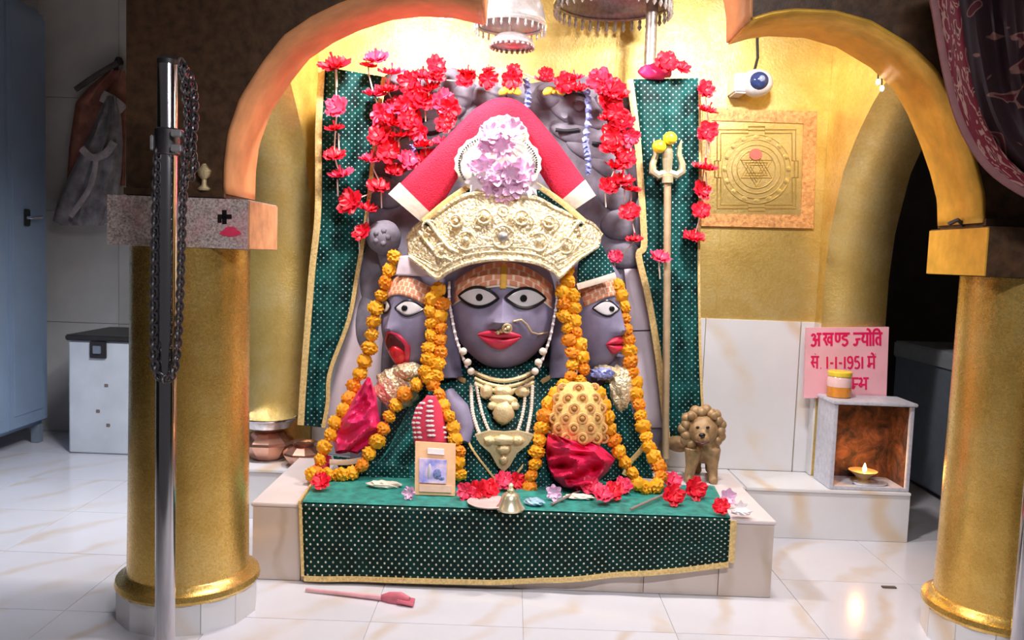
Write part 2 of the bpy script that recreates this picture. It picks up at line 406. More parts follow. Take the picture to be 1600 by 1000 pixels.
# ------------------------------------------------------------------ shell of the hall
struct(MB().box((-5.2, 0.6, 3.6), (5.2, 8.2, 3.7)).obj('ceiling', 'ceiling_paint', smooth=False))
HY = 6.45
wb = struct(MB().box((-5.2, HY + 0.012, 0), (-1.1, HY + 0.15, 3.6)).obj('wall_hall_left', 'grout', smooth=False))
zs_ = [0.0, 0.86, 1.72, 2.58, 3.44]
for i in range(4):
    for j in range(6):
        x0 = -4.3 + j * 0.62
        MB().box((x0 + 0.002, HY, zs_[i] + 0.002), (x0 + 0.618, HY + 0.02, zs_[i + 1] - 0.002), 0.001).obj('wall_tile', 'hall_tile', wb, False)
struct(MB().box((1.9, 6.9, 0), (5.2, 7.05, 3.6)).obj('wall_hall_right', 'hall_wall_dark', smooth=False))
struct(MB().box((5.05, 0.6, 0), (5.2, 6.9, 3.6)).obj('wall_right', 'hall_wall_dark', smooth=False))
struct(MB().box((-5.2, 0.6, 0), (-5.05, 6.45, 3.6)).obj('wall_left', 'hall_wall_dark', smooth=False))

# ------------------------------------------------------------------ back wall of the sanctum: gold above, marble below
XL, XR, YB = -1.17, 1.79, 4.90
wbk = struct(MB().box((XL - 0.36, YB, 0), (XR + 0.36, YB + 0.14, 3.6)).obj('wall_back', 'gold_foil', smooth=False))
ZT = P(1180, 500, YB).z
for x0, x1 in ((XL, -0.5), (-0.5, 0.45), (0.45, 1.14), (1.14, 1.70), (1.703, XR)):
    MB().box((x0 + 0.002, YB - 0.018, 0.28), (x1 - 0.002, YB + 0.002, ZT), 0.002).obj('marble_tile', 'wall_marble', wbk, False)
# gold foil sheets: thin seams
for k, x in enumerate((-0.75, -0.1, 0.55, 1.2)):
    MB().box((x - 0.003, YB - 0.003, ZT), (x + 0.003, YB + 0.001, 3.6)).obj('foil_seam', 'gold_foil', wbk, False)

# side walls with pointed arches
def side_wall(name, X0, X1, soff):
    far = [(4.80, 0.283), (4.79, 1.45), (4.75, 1.72), (4.62, 2.03), (4.47, 2.20), (4.31, 2.33), (4.16, 2.42), (4.04, 2.48), (3.98, 2.53)]
    near = [(3.98 - (y - 3.98) * 0.62, z) for y, z in reversed(far[2:])]
    poly = far + near[1:] + [(3.49, 1.70), (3.49, 3.6), (4.898, 3.6), (4.898, 0.283)]
    o = struct(MB().prism([(X0, y, z) for y, z in poly], (X1 - X0, 0, 0)).obj(name, 'gold_foil', smooth=False))
    m = MB(); fp = far + near[1:]
    m.grid(lambda u, v: Vector((lerp(X0 - 0.004, X1 + 0.004, u), *along([(y, z, 0) for y, z in fp], v)[:2])) + Vector((0, 0, -0.004)), 2, 40)
    m.obj('arch_soffit', soff, o, True, solid=0.006); return o
side_wall('wall_side_left', XL - 0.36, XL, 'gold_foil')
wsr = side_wall('wall_side_right', XR, XR + 0.36, 'gold_foil')
MB().box((XR - 0.012, 4.802, 0.283), (XR + 0.002, 4.88, ZT), 0.002).obj('marble_tile', 'wall_marble', wsr, False)

# ------------------------------------------------------------------ front wall with the three-lobed arch
AL, AR = Vector((-1.293, 3.34, 0)), Vector((2.03, 3.32, 0))       # pillar centres
AX = (AR - AL).normalized(); AN = Vector((-AX.y, AX.x, 0))       # along the wall, into the sanctum
TW = 0.32
def PA(px, py, off):
    """pixel to the vertical plane parallel to the front wall, off metres behind its centre plane"""
    d = ray(px, py); q = AL + AN * off - CAM; return CAM + d * (q.dot(AN) / d.dot(AN))
def uz(p): return ((p - AL).dot(AX), p.z)
lobL = [uz(PA(x, y, TW / 2)) for x, y in ((395, 312), (396, 270), (401, 228), (418, 178), (450, 128), (480, 90), (520, 63), (560, 44), (610, 28), (660, 22), (710, 25), (757, 36))]
lobR = [uz(PA(x, y, -TW / 2)) for x, y in ((1172, 32), (1205, 22), (1240, 17), (1304, 20), (1360, 36), (1420, 72), (1460, 110), (1484, 152), (1506, 205), (1524, 258), (1535, 304), (1536, 348))]
cl, cr = lobL[-1], lobR[0]
lobC = [(lerp(cl[0], cr[0], (1 - math.cos(a)) / 2), lerp(cl[1], cr[1], (1 - math.cos(a)) / 2) + 0.46 * math.sin(a) ** 0.8) for a in [PI * k / 24 for k in range(25)]]
zc = 1.675
u0, z0 = uz(PA(197, 300, -TW / 2)); 
prof = [(lobL[0][0], zc)] + lobL + lobC[1:-1] + lobR + [(lobR[-1][0], zc)]
def au(u, z, n): return AL + AX * u + AN * n + Vector((0, 0, z))
poly = [(u0, zc)] + prof + [(4.2, zc), (4.2, 3.6), (u0, 3.6)]
wf = struct(MB().prism([au(u, z, -TW / 2) for u, z in poly], AN * TW).obj('wall_front', 'backlit_brown', smooth=False))
for lob, mt in ((lobL, 'arch_orange'), (lobC, 'arch_orange'), (lobR, 'arch_gold')):
    pts = [Vector((u, z, 0)) for u, z in lob]
    m = MB(); m.grid(lambda u, v: au(*along(pts, v)[:2], lerp(-TW / 2 - 0.006, TW / 2 + 0.006, u)), 2, 48)
    m.obj('arch_soffit', mt, wf, True, solid=0.016)
# dark moulding line at the foot of the wall above each capital
for ua, ub in ((u0, lobL[0][0]), (lobR[-1][0], 4.2)):
    m = MB(); a = au(ua, zc + 0.004, -TW / 2 - 0.02); b = au(ub, zc + 0.004, -TW / 2 - 0.02)
    m.prism([a, b, b + AN * (TW + 0.04), a + AN * (TW + 0.04)], (0, 0, 0.025)); m.obj('moulding', 'backlit_brown', wf, False)

def column(c, label):
    t = thing('gold_column', (c.x, c.y, 0), label, 'column', 'gold columns carrying the front arch')
    R = 0.232
    # tiled polygonal plinth
    n = 12; rb = 0.275
    MB().lathe([(rb - 0.012, 0), (rb - 0.012, 0.118)], n, (c.x, c.y, 0)).obj('plinth', 'grout', t, False)
    for k in range(n):
        a0, a1 = 2 * PI * k / n, 2 * PI * (k + 1) / n
        p0 = Vector((math.cos(a0), math.sin(a0), 0)) * rb; p1 = Vector((math.cos(a1), math.sin(a1), 0)) * rb
        e = (p1 - p0).normalized() * 0.002; nrm = ((p0 + p1) / 2).normalized() * -0.012
        q = [Vector(c) + p0 + e, Vector(c) + p1 - e]
        MB().prism([q[0], q[1], q[1] + nrm, q[0] + nrm], (0, 0, 0.12)).obj('plinth_tile', 'wall_marble', t, False)
    MB().lathe([(R, 0.118), (R + 0.04, 0.12), (R + 0.05, 0.135), (R + 0.045, 0.155), (R + 0.02, 0.165), (R + 0.012, 0.178), (R, 0.185)], 48, (c.x, c.y, 0)).obj('base_ring', 'gold_column', t)
    MB().lathe([(R + 0.004, 0.17), (R, 0.5), (R - 0.004, 1.0), (R - 0.006, 1.486)], 56, (c.x, c.y, 0)).obj('shaft', 'gold_column', t)
    return t
cL = column(AL, 'gold column behind the chrome post with the chain')
cR = column(AR, 'gold column at the right edge beneath the maroon curtain')
ZC0 = 1.488
def capital(t, c, ua, ub, dpt, fmat, smat):
    b = c - AN * (dpt / 2)
    a0 = b + AX * ua; a1 = b + AX * ub
    MB().prism([a0 + Vector((0, 0, ZC0)), a1 + Vector((0, 0, ZC0)), a1 + AN * dpt + Vector((0, 0, ZC0)), a0 + AN * dpt + Vector((0, 0, ZC0))], (0, 0, zc - ZC0)).obj('capital', fmat, t, False)
    return a0, a1
a0, a1 = capital(cL, AL, -0.25, 0.285, 0.36, 'speckled_stone', None)
# orange painted inner cheek of the capital
e = AX * 0.006
MB().prism([a1 + Vector((0, 0, ZC0 + 0.002)), a1 + e + Vector((0, 0, ZC0 + 0.002)), a1 + e + AN * 0.36 + Vector((0, 0, ZC0 + 0.002)), a1 + AN * 0.36 + Vector((0, 0, ZC0 + 0.002))], (0, 0, 0.18)).obj('capital_cheek', 'capital_orange', cL, False)
b0, b1 = capital(cR, AR, -0.275, 0.31, 0.44, 'backlit_brown', None)
MB().prism([b0 + Vector((0, 0, ZC0 + 0.002)), b0 - e + Vector((0, 0, ZC0 + 0.002)), b0 - e + AN * 0.44 + Vector((0, 0, ZC0 + 0.002)), b0 + AN * 0.44 + Vector((0, 0, ZC0 + 0.002))], (0, 0, 0.18)).obj('capital_cheek', 'arch_gold', cR, False)
# painted cross and pink smear on the left capital
fpl = -0.182
for (x0, y0, x1, y1) in ((347, 328, 354, 350), (340, 335, 362, 342), (340, 342, 346, 348)):
    q = [PA(x, y, fpl) for x, y in ((x0, y0), (x1, y0), (x1, y1), (x0, y1))]
    MB().prism(q, AN * 0.003).obj('painted_mark', 'black', cL, False)
MB().prism([PA(360 + 15 * math.cos(a) * (1 + 0.3 * math.sin(3 * a)), 362 + 8 * math.sin(a), fpl) for a in [2 * PI * k / 14 for k in range(14)]], AN * 0.003).obj('pink_smear', 'flower_pink_red', cL, False)
# small brass lamp on the left capital
q = PA(319, 300, -0.172)
tag(MB().lathe([(0.02, 0), (0.024, 0.006), (0.010, 0.02), (0.009, 0.04), (0.022, 0.055), (0.026, 0.075), (0.016, 0.085), (0.006, 0.10)], 16, (q.x, q.y, zc + 0.029)).obj('brass_lamp', 'gold_jewel'), 'tiny brass lamp standing on the ledge above the left capital', 'lamp')
# clip on the right capital
q = PA(1498, 346, 0.0)

# ------------------------------------------------------------------ platform along the back wall
pf = thing('marble_platform', (0.3, 4.7, 0), 'low white marble platform running along the back wall', 'platform')
PH, PY0 = 0.28, 4.50
xpl, xpr = -1.53, P(1420, 815, PY0).x
MB().box((xpl, PY0 + 0.014, 0), (xpr - 0.002, YB - 0.001, PH - 0.018)).obj('core', 'grout', pf, False)
xs = [xpl, -0.9, -0.3, 0.3, 0.9, 1.32, xpr]
for x0, x1 in zip(xs, xs[1:]):
    MB().box((x0 + 0.0015, PY0, 0.001), (x1 - 0.0015, PY0 + 0.015, PH - 0.019), 0.001).obj('front_tile', 'wall_marble', pf, False)
    MB().box((x0 + 0.0015, PY0 - 0.008, PH - 0.018), (x1 - 0.0015, YB - 0.019, PH), 0.003).obj('top_slab', 'wall_marble', pf, False)

# ------------------------------------------------------------------ dais under the idol
DY0, DY1, DH = 3.66, 4.488, 0.355
dxl, dxr = P(394, 850, DY0).x, P(1207, 880, DY0).x
da = thing('marble_dais', ((dxl + dxr) / 2, DY0 + 0.35, 0), 'beige marble dais under the idol, its front draped in green cloth', 'platform')
MB().box((dxl + 0.014, DY0 + 0.014, 0), (dxr - 0.014, DY1, DH - 0.016)).obj('core', 'grout', da, False)
xs = [dxl, dxl + 0.22, -0.5, 0.05, P(1006, 900, DY0).x, dxr - 0.24, dxr]
for x0, x1 in zip(xs, xs[1:]):
    MB().box((x0 + 0.0015, DY0, 0.002), (x1 - 0.0015, DY0 + 0.015, DH - 0.017), 0.001).obj('front_tile', 'dais_marble', da, False)
    MB().box((x0 + (0.0015 if x0 > dxl else -0.006), DY0 - 0.006, DH - 0.016), (x1 + (-0.0015 if x1 < dxr else 0.006), DY1, DH), 0.003).obj('top_slab', 'dais_top', da, False)
for xx in (dxl, dxr - 0.015):
    for y0, y1 in ((DY0 + 0.016, 4.1), (4.1, DY1)):
        MB().box((xx, y0 + 0.001, 0.002), (xx + 0.015, y1 - 0.001, DH - 0.017), 0.001).obj('side_tile', 'dais_marble', da, False)
# ------------------------------------------------------------------ sheets of cloth and lumps traced from the photograph, each at its own depth
def V2(p): return Vector((p[0], p[1], 0))
def sheet(name, left, right, Yf, mat, parent=None, nu=16, nv=28, fold=0.0, freq=4.0, solid=0.006, ph=0.0):
    L = [V2(p) for p in curve([V2(p) for p in left], 6)]; R = [V2(p) for p in curve([V2(p) for p in right], 6)]
    Ym = Yf(*( (L[len(L)//2] + R[len(R)//2]) / 2)[:2]) if callable(Yf) else Yf
    def px(u, v): return along(L, v).lerp(along(R, v), u)
    def pt(u, v):
        q = px(u, v); y = Yf(q.x, q.y) if callable(Yf) else Yf
        y += fold * (math.sin(2 * PI * freq * u + ph + 1.4 * math.sin(3.1 * v + ph)) + 0.4 * math.sin(2 * PI * freq * 2.3 * u + 5 * v))
        return P(q.x, q.y, y)
    def uv(u, v): q = px(u, v); return (S(q.x, Ym), -S(q.y, Ym))
    return MB().grid(pt, nu, nv, uv).obj(name, mat, parent, True, solid=solid)
def strip(name, pts, Yf, r, mat, parent=None, flat=0.35, n=6):
    q = curve([Vector((p[0], p[1], p[2] if len(p) > 2 else (Yf(*p[:2]) if callable(Yf) else Yf))) for p in pts], 6)
    return MB().tube([P(a.x, a.y, a.z) for a in q], r, n, flat=flat).obj(name, mat, parent)
def lump(name, cx, cy, hw, hh, Y, dep, mat, parent=None, sub=4, amp=0.1, fr=2.2, seed=0.0, fn=None, tilt=0.0):
    c = P(cx, cy, Y)
    def f(v):
        return 1 + amp * (noise.noise(v * fr + Vector((seed, seed * 2, 0))) + 0.5 * math.sin(v.x * fr * 4 + v.z * fr * 3 + seed)) * (1.0) if not fn else fn(v)
    return MB().ico(c, (S(hw, Y), dep, S(hh, Y)), sub, f, Matrix.Rotation(tilt, 3, 'Y')).obj(name, mat, parent)

# ------------------------------------------------------------------ stone slab behind the idol
sb = thing('stone_backrest', P(790, 640, 4.62) , 'grey carved stone slab standing behind the three-faced idol', 'stone slab')
sb.location.z = 0.285; WLOC[sb.name].z = 0.285
out = [(548, 668), (552, 520), (562, 400), (580, 250), (600, 150), (630, 118), (660, 108), (672, 118), (690, 122), (698, 106), (712, 108), (718, 128), (760, 132), (830, 130), (880, 122), (930, 118), (968, 128), (985, 150), (998, 250), (1006, 400), (1022, 520), (1036, 640), (1040, 668)]
zb = 0.285
pts = [P(x, y, 4.56) for x, y in out]; pts[0].z = pts[-1].z = zb
MB().prism(pts, (0, 0.16, 0)).obj('slab', 'stone', sb, False)
def relief(x, y, hw, hh, dep, tilt=0, mat='stone', Y=4.555, nm='carving'):
    return MB().ico(P(x, y, Y), (S(hw, Y), dep, S(hh, Y)), 3, None, Matrix.Rotation(math.radians(tilt), 3, 'Y')).obj(nm, mat, sb)
# carved cobra hoods and feathered arms fanning out on both sides
for (x, y, hw, hh, tl) in ((905, 172, 46, 26, 18), (900, 165, 18, 15, 0), (955, 160, 26, 20, -10), (915, 215, 52, 17, 14), (930, 240, 44, 15, 20), (950, 262, 40, 14, 28), (965, 300, 26, 30, 60), (970, 350, 22, 32, 80),
                           (860, 150, 22, 18, 30), (975, 400, 18, 30, 85), (690, 178, 36, 16, -18), (672, 198, 44, 15, -12), (655, 222, 44, 14, -20), (640, 250, 40, 14, -26), (720, 150, 26, 20, -35), (625, 185, 26, 22, 0),
                           (600, 300, 22, 34, -70), (588, 430, 24, 60, 4), (575, 500, 18, 50, 4), (618, 130, 20, 16, 0), (655, 128, 24, 16, 0), (705, 128, 14, 22, 10), (762, 150, 26, 18, 0), (1000, 345, 10, 40, 0)):
    relief(x, y, hw * 1.1, hh, 0.042, tl)
for (x, y, r) in ((905, 165, 7), (882, 180, 5), (700, 180, 5), (655, 205, 5)):
    o = MB().lathe([(S(r, 4.5), -0.006), (S(r, 4.5) * 1.2, 0), (S(r, 4.5), 0.006)], 12).obj('eye_boss', 'stone', sb, origin=(0, 0, 0))
    put(o, P(x, y, 4.497), sb); o.rotation_euler = (PI / 2, 0, 0)
for pts in (((868, 203), (885, 205), (905, 203)), ((925, 224), (945, 226), (965, 222)), ((640, 188), (655, 190), (668, 186)), ((660, 207), (675, 208), (690, 204)), ((645, 236), (665, 235), (680, 230)), ((880, 150), (892, 144), (910, 146), (922, 156))):
    strip('carved_groove', pts, 4.512, 0.012, 'black', sb, 0.4)
# round mace head held beside the left face
m = MB(); c = P(600, 371, 4.44)
m.ico(c, S(27, 4.44), 3, lambda v: 1 + 0.05 * noise.noise(v * 3)); m.obj('mace_head', 'stone', sb)
for a in range(5):
    q = c + Vector((S(10, 4.44) * math.cos(a * 1.256), -S(24, 4.44), S(10, 4.44) * math.sin(a * 1.256)))
    MB().ico(q, S(5, 4.44), 1).obj('boss', 'stone', sb)
MB().tube([c, P(604, 400, 4.5), P(615, 440, 4.53)], [0.05, 0.045, 0.05], 10).obj('mace_handle', 'stone', sb)
# pale pink marble facing at both flanks
for L, R, nm in ((((563, 395), (556, 470), (530, 560), (512, 640), (508, 668)), ((600, 395), (604, 470), (596, 560), (596, 640), (596, 668)), 'l'),
                 (((975, 420), (985, 517), (990, 600), (995, 668)), ((1003, 420), (1022, 517), (1034, 600), (1040, 668)), 'r')):
    sheet('marble_facing', L, R, 4.548, 'pale_stone', sb, 4, 14, solid=0.012)
strip('joint', [(984, 517), (1022, 516)], 4.538, 0.003, 'black', sb)

# ------------------------------------------------------------------ green cloth hung over both sides of the slab
gl = thing('green_drape', P(520, 660, 4.5), 'green dotted cloth hanging down the left side of the stone slab', 'cloth', 'green cloths hung beside the slab')
LL = [(503, 104), (498, 200), (497, 330), (488, 420), (480, 520), (474, 600), (470, 664)]
LR = [(600, 120), (588, 200), (574, 330), (558, 430), (545, 500), (516, 580), (512, 630), (505, 668)]
sheet('cloth', LL, LR, 4.49, 'green_hanging', gl, 22, 40, 0.010, 2.2)
strip('gold_border', LL, 4.478, 0.020, 'gold_trim', gl)
strip('gold_border', LR, 4.478, 0.013, 'gold_trim', gl)
gr = thing('green_drape', P(1070, 680, 4.5), 'green dotted cloth hanging down the right side behind the trident', 'cloth', 'green cloths hung beside the slab')
RL = [(984, 124), (996, 220), (1004, 330), (1006, 385), (998, 400), (1012, 460), (1026, 540), (1036, 620), (1042, 684)]
RR = [(1093, 122), (1094, 250), (1092, 400), (1094, 550), (1098, 640), (1102, 684)]
sheet('cloth', RL, RR, 4.47, 'green_hanging', gr, 22, 40, 0.010, 2.2, ph=1.0)
strip('gold_border', RL, 4.455, 0.020, 'gold_trim', gr)
strip('gold_border', RR, 4.465, 0.008, 'gold_trim', gr)

# ------------------------------------------------------------------ the idol
idol = thing('idol_statue', (P(787, 770, 4.2).x, 4.2, DH), 'seated grey stone goddess idol with three painted faces in green saree', 'statue')
CX = 787
HWT = [(560, 56), (578, 70), (592, 120), (605, 150), (640, 168), (690, 195), (740, 222), (790, 236)]
YFT = [(560, 4.30), (578, 4.24), (600, 4.20), (640, 4.14), (690, 4.07), (740, 4.03), (790, 4.00)]
def bodyY(px, py, off=0.0):
    hw = interp(HWT, py); yf = interp(YFT, py); u = min(1.0, abs((px - CX) / hw)); return yf + (4.44 - yf) * u ** 2.6 - off
m = MB(); rows = [556 + i * 8 for i in range(30)]; NU = 40
for j, y in enumerate(rows):
    hw = interp(HWT, y)
    for i in range(NU + 1):
        u = -1 + 2 * i / NU; px = CX + hw * u
        p = P(px, y, bodyY(px, y)); p.z = max(p.z, DH + 0.014); m.uv[len(m.v)] = (S(px, 4.2), -S(y, 4.2)); m.v.append(p)
    for i in range(NU - 1, 0, -1):
        u = -1 + 2 * i / NU; p = P(CX + hw * u, y, 4.46); p.z = max(p.z, DH + 0.014); m.uv[len(m.v)] = (S(CX + hw * u, 4.2), -S(y, 4.2)); m.v.append(p)
W_ = 2 * NU
for j in range(len(rows) - 1):
    for i in range(W_):
        k = (i + 1) % W_; m.f.append((j * W_ + i, j * W_ + k, (j + 1) * W_ + k, (j + 1) * W_ + i))
m.f.append(tuple(range(W_))); m.f.append(tuple((len(rows) - 1) * W_ + i for i in range(W_ - 1, -1, -1)))
m.obj('saree', 'green_saree', idol)

class Head:
    def __init__(s, cx, cy, hw, hh, Y, D, yaw, p=2.15, nose=1.25):
        s.c = P(cx, cy, Y); s.W = S(hw, Y); s.H = S(hh, Y); s.D = D; s.p = p; s.R = Matrix.Rotation(yaw, 3, 'Z'); s.ns = nose
    def feat(s, a, b):
        g = math.exp; n = 0
        ridge = interp([(-0.34, 0), (-0.27, 0.55), (-0.20, 1.0), (-0.10, 0.9), (0.12, 0.38), (0.26, 0.10), (0.45, 0)], b)
        wd = interp([(-0.25, 0.17), (0.0, 0.12), (0.2, 0.09)], b)
        n += 0.30 * s.ns * ridge * g(-(a / wd) ** 2)
        n += 0.15 * s.ns * g(-((abs(a) - 0.15) / 0.07) ** 2 - ((b + 0.21) / 0.075) ** 2)
        n += -0.06 * g(-((abs(a) - 0.43) / 0.25) ** 2 - ((b - 0.16) / 0.16) ** 2)
        n += 0.05 * g(-((abs(a) - 0.5) / 0.25) ** 2 - ((b + 0.2) / 0.25) ** 2)
        n += 0.09 * g(-(a / 0.42) ** 2 - ((b + 0.46) / 0.20) ** 2)
        n += 0.06 * g(-(a / 0.3) ** 2 - ((b + 0.80) / 0.14) ** 2)
        n += 0.05 * g(-((abs(a) - 0.42) / 0.3) ** 2 - ((b - 0.37) / 0.08) ** 2)
        return n
    def tap(s, b): return 1 - 0.20 * max(0.0, -b) ** 2.2
    def loc(s, a, b, off=0.0):
        k = max(0.0, 1 - abs(a) ** s.p - abs(b) ** s.p) ** (1 / s.p)
        return Vector((a * s.W * s.tap(b), -s.D * (k + s.feat(a, b)) - off, b * s.H))
    def pt(s, a, b, off=0.0): return s.c + s.R @ s.loc(a, b, off)
    def build(s, name, mat, parent, nu=72, nv=56):
        m = MB(); e = 2 / s.p; sg = lambda x: (1 if x >= 0 else -1) * abs(x) ** e
        def f(u, v):
            th = (u * 2 - 1) * PI; ph = (v - 0.5) * PI * 0.9999
            a = sg(math.cos(ph)) * sg(math.sin(th)); b = sg(math.sin(ph)); y = -sg(math.cos(ph)) * sg(math.cos(th))
            fr = s.feat(a, b) if math.cos(th) > 0.05 else 0
            return s.c + s.R @ Vector((a * s.W * s.tap(b), s.D * (y - fr), b * s.H))
        m.grid(f, nu, nv)
        bm = bmesh.new(); me = m.mesh('t', mat, recalc=False); bm.from_mesh(me); bpy.data.meshes.remove(me)
        bmesh.ops.remove_doubles(bm, verts=bm.verts[:], dist=1e-4); m2 = MB().bm(bm)
        return m2.obj(name, mat, parent)
    def patch(s, name, mat, parent, lo, hi, a0, a1, dome=0.004, off=0.002, nu=24, nv=8, smooth=True):
        """skin patch between the curves lo(t) and hi(t), t in 0..1 from a0 to a1, swelling by dome"""
        def f(u, v):
            a = lerp(a0, a1, u); b = lerp(lo(u), hi(u), v)
            return s.pt(a, b, off + dome * max(0.0, math.sin(PI * v)) ** 0.6 * max(0.0, math.sin(PI * u)) ** 0.4)
        return MB().grid(f, nu, nv, lambda u, v: (u, v)).obj(name, mat, parent, smooth, solid=0.002)
    def line(s, name, mat, parent, ab, r, off=0.004, closed=False):
        return MB().tube([s.pt(a, b, off) for a, b in ab], r, 6, closed).obj(name, mat, parent)
    def eye(s, parent, ca, cb, wa, hb, pa=0.0, pr=0.065, slant=0.0):
        up = lambda u: cb + slant * (u - 0.5) + hb * math.sin(PI * u) ** 0.85
        dn = lambda u: cb + slant * (u - 0.5) - hb * 0.92 * math.sin(PI * u) ** 0.85
        e = s.patch('eye', 'eye_white', parent, dn, up, ca - wa, ca + wa, 0.008, 0.004, 24, 8)
        e = parent
        ab = [(lerp(ca - wa, ca + wa, k / 24), up(k / 24)) for k in range(25)] + [(lerp(ca + wa, ca - wa, k / 24), dn(1 - k / 24)) for k in range(1, 24)]
        s.line('eye_outline', 'black', e, ab, s.W * 0.030, 0.005, True)
        q = pr * s.W / s.H
        s.patch('pupil', 'black', e, lambda u: cb - q * math.sqrt(max(0, 1 - (2 * u - 1) ** 2)), lambda u: cb + q * math.sqrt(max(0, 1 - (2 * u - 1) ** 2)), ca + pa - pr, ca + pa + pr, 0.002, 0.0145, 12, 6)

# --- central head
h = Head(786, 478, 83, 99, 4.33, 0.235, 0.0)
HD = h.build('head', 'idol_skin', idol)
MB().lathe([(S(46, 4.35), 0), (S(42, 4.35), S(30, 4.35)), (S(44, 4.35), S(60, 4.35))], 24, P(787, 592, 4.42)).obj('neck', 'idol_skin', idol)
h.patch('forehead_tilak', 'tilak', HD, lambda u: 0.35 - 0.34 * (2 * u - 1) ** 2, lambda u: 0.70 - 0.34 * (2 * u - 1) ** 2, -0.90, 0.90, 0.0, 0.003, 40, 10)
h.patch('tilak_line', 'cream_cloth', HD, lambda u: 0.325 - 0.34 * (2 * u - 1) ** 2, lambda u: 0.355 - 0.34 * (2 * u - 1) ** 2, -0.92, 0.92, 0.0, 0.005, 40, 2)
h.patch('tilak_mark', 'tilak_yellow', HD, lambda u: 0.30, lambda u: 0.66, -0.055, 0.055, 0.003, 0.005, 6, 8)
h.eye(HD, -0.44, 0.155, 0.36, 0.155, 0.02)
h.eye(HD, 0.41, 0.165, 0.36, 0.155, -0.04)
h.patch('upper_lip', 'lip_red', HD, lambda u: -0.44 + 0.03 * (2 * u - 1) ** 2, lambda u: -0.44 + 0.03 * (2 * u - 1) ** 2 + 0.13 * math.sin(PI * u) ** 0.8 - 0.035 * math.exp(-((u - 0.5) / 0.07) ** 2), -0.45, 0.38, 0.016, 0.004, 30, 8)
h.patch('lower_lip', 'lip_red', HD, lambda u: -0.45 + 0.03 * (2 * u - 1) ** 2 - 0.17 * math.sin(PI * u) ** 0.9, lambda u: -0.445 + 0.03 * (2 * u - 1) ** 2, -0.43, 0.36, 0.020, 0.004, 30, 8)
# nose ring with its chain, drawn over the cheek to the ear
nr = thing('nose_ring', h.pt(0.12, -0.33, 0.02), 'gold nose ring with thin chain on the central face', 'jewellery')
m = MB(); c = h.pt(0.10, -0.27, 0.03)
m.tube([c + Vector((0.020 * math.cos(a), -0.008 * math.sin(a), 0.020 * math.sin(a))) for a in [2 * PI * k / 20 for k in range(20)]], 0.006, 6, True); m.obj('ring', 'gold_jewel', nr)
for k in range(4): MB().ico(h.pt(-0.06 + 0.06 * k, -0.35 + 0.03 * k, 0.030), 0.011, 2).obj('bead', 'gold_jewel', nr)
MB().tube([h.pt(a, b, 0.012) for a, b in ((0.20, -0.17), (0.34, -0.15), (0.45, -0.22), (0.55, -0.34), (0.68, -0.38), (0.86, -0.36))], 0.0045, 6).obj('chain', 'gold_jewel', nr)
# strings of pearls hanging down both cheeks
for sx, lab in ((-1, 'pearl string with pearl drops beside left cheek of the central face'), (1, 'pearl string with pearl drops beside right cheek of the central face')):
    e = thing('earring', P(786 + sx * 84, 560, 4.12), lab, 'jewellery', 'pearl strings beside the central face')
    pl = [(786 + sx * 84, 440), (786 + sx * 84, 470), (786 + sx * 80, 495), (786 + sx * 74, 525), (786 + sx * 66, 550), (786 + sx * 56, 575)]
    q = curve([V2(p) for p in pl], 5)
    MB().tube([P(a.x, a.y, 4.20 - 0.0006 * (a.y - 440)) for a in q], 0.007, 6).obj('string', 'flower_white', e)
    for k, a in enumerate(q[2::2]): MB().ico(P(a.x, a.y, 4.19 - 0.0006 * (a.y - 440)), 0.010, 1).obj('pearl', 'flower_white', e)
    for (x, y) in ((62, 549), (55, 566), (50, 580)): MB().ico(P(786 + sx * x, y, 4.11), 0.019, 2).obj('pearl_drop', 'cream_cloth', e)

# --- side heads
hl = Head(650, 492, 50, 92, 4.40, 0.19, math.radians(-30), nose=0.9); HL = hl.build('head', 'idol_skin', idol)
hl.patch('forehead_tilak', 'tilak', HL, lambda u: 0.36 - 0.2 * (2 * u - 1) ** 2, lambda u: 0.66 - 0.2 * (2 * u - 1) ** 2, -0.6, 0.92, 0.0, 0.004, 30, 8)
hl.eye(HL, 0.45, 0.15, 0.36, 0.13, -0.08, 0.085)
hl.eye(HL, -0.42, 0.15, 0.30, 0.12, 0.0, 0.085)
mo = lambda u: -0.50 + 0.26 * math.sin(PI * u) ** 0.7
ml = lambda u: -0.50 - 0.40 * math.sin(PI * u) ** 0.7
hl.patch('open_mouth', 'lip_red', HL, ml, mo, -0.42, 0.52, 0.006, 0.004, 26, 10)
hl.patch('mouth_hollow', 'mouth_dark', HL, lambda u: -0.48 - 0.26 * math.sin(PI * u) ** 0.7, lambda u: -0.48 + 0.20 * math.sin(PI * u) ** 0.7, -0.30, 0.40, 0.004, 0.011, 22, 8)
hl.patch('tongue', 'tongue_red', HL, lambda u: -0.62 - 0.22 * math.sin(PI * u) ** 0.7, lambda u: -0.58 + 0.10 * math.sin(PI * u) ** 0.7, -0.16, 0.36, 0.02, 0.016, 18, 8)
MB().lathe([(0.10, 0), (0.10, 0.10), (0.12, 0.2)], 20, P(648, 612, 4.42)).obj('neck', 'idol_skin', idol)
hr = Head(926, 492, 46, 92, 4.40, 0.19, math.radians(38), nose=0.9); HR = hr.build('head', 'idol_skin', idol)
hr.patch('forehead_tilak', 'tilak', HR, lambda u: 0.36 - 0.2 * (2 * u - 1) ** 2, lambda u: 0.66 - 0.2 * (2 * u - 1) ** 2, -0.92, 0.6, 0.0, 0.004, 30, 8)
hr.eye(HR, -0.42, 0.15, 0.36, 0.13, 0.12, 0.085)
hr.eye(HR, 0.42, 0.15, 0.30, 0.12, 0.0, 0.085)
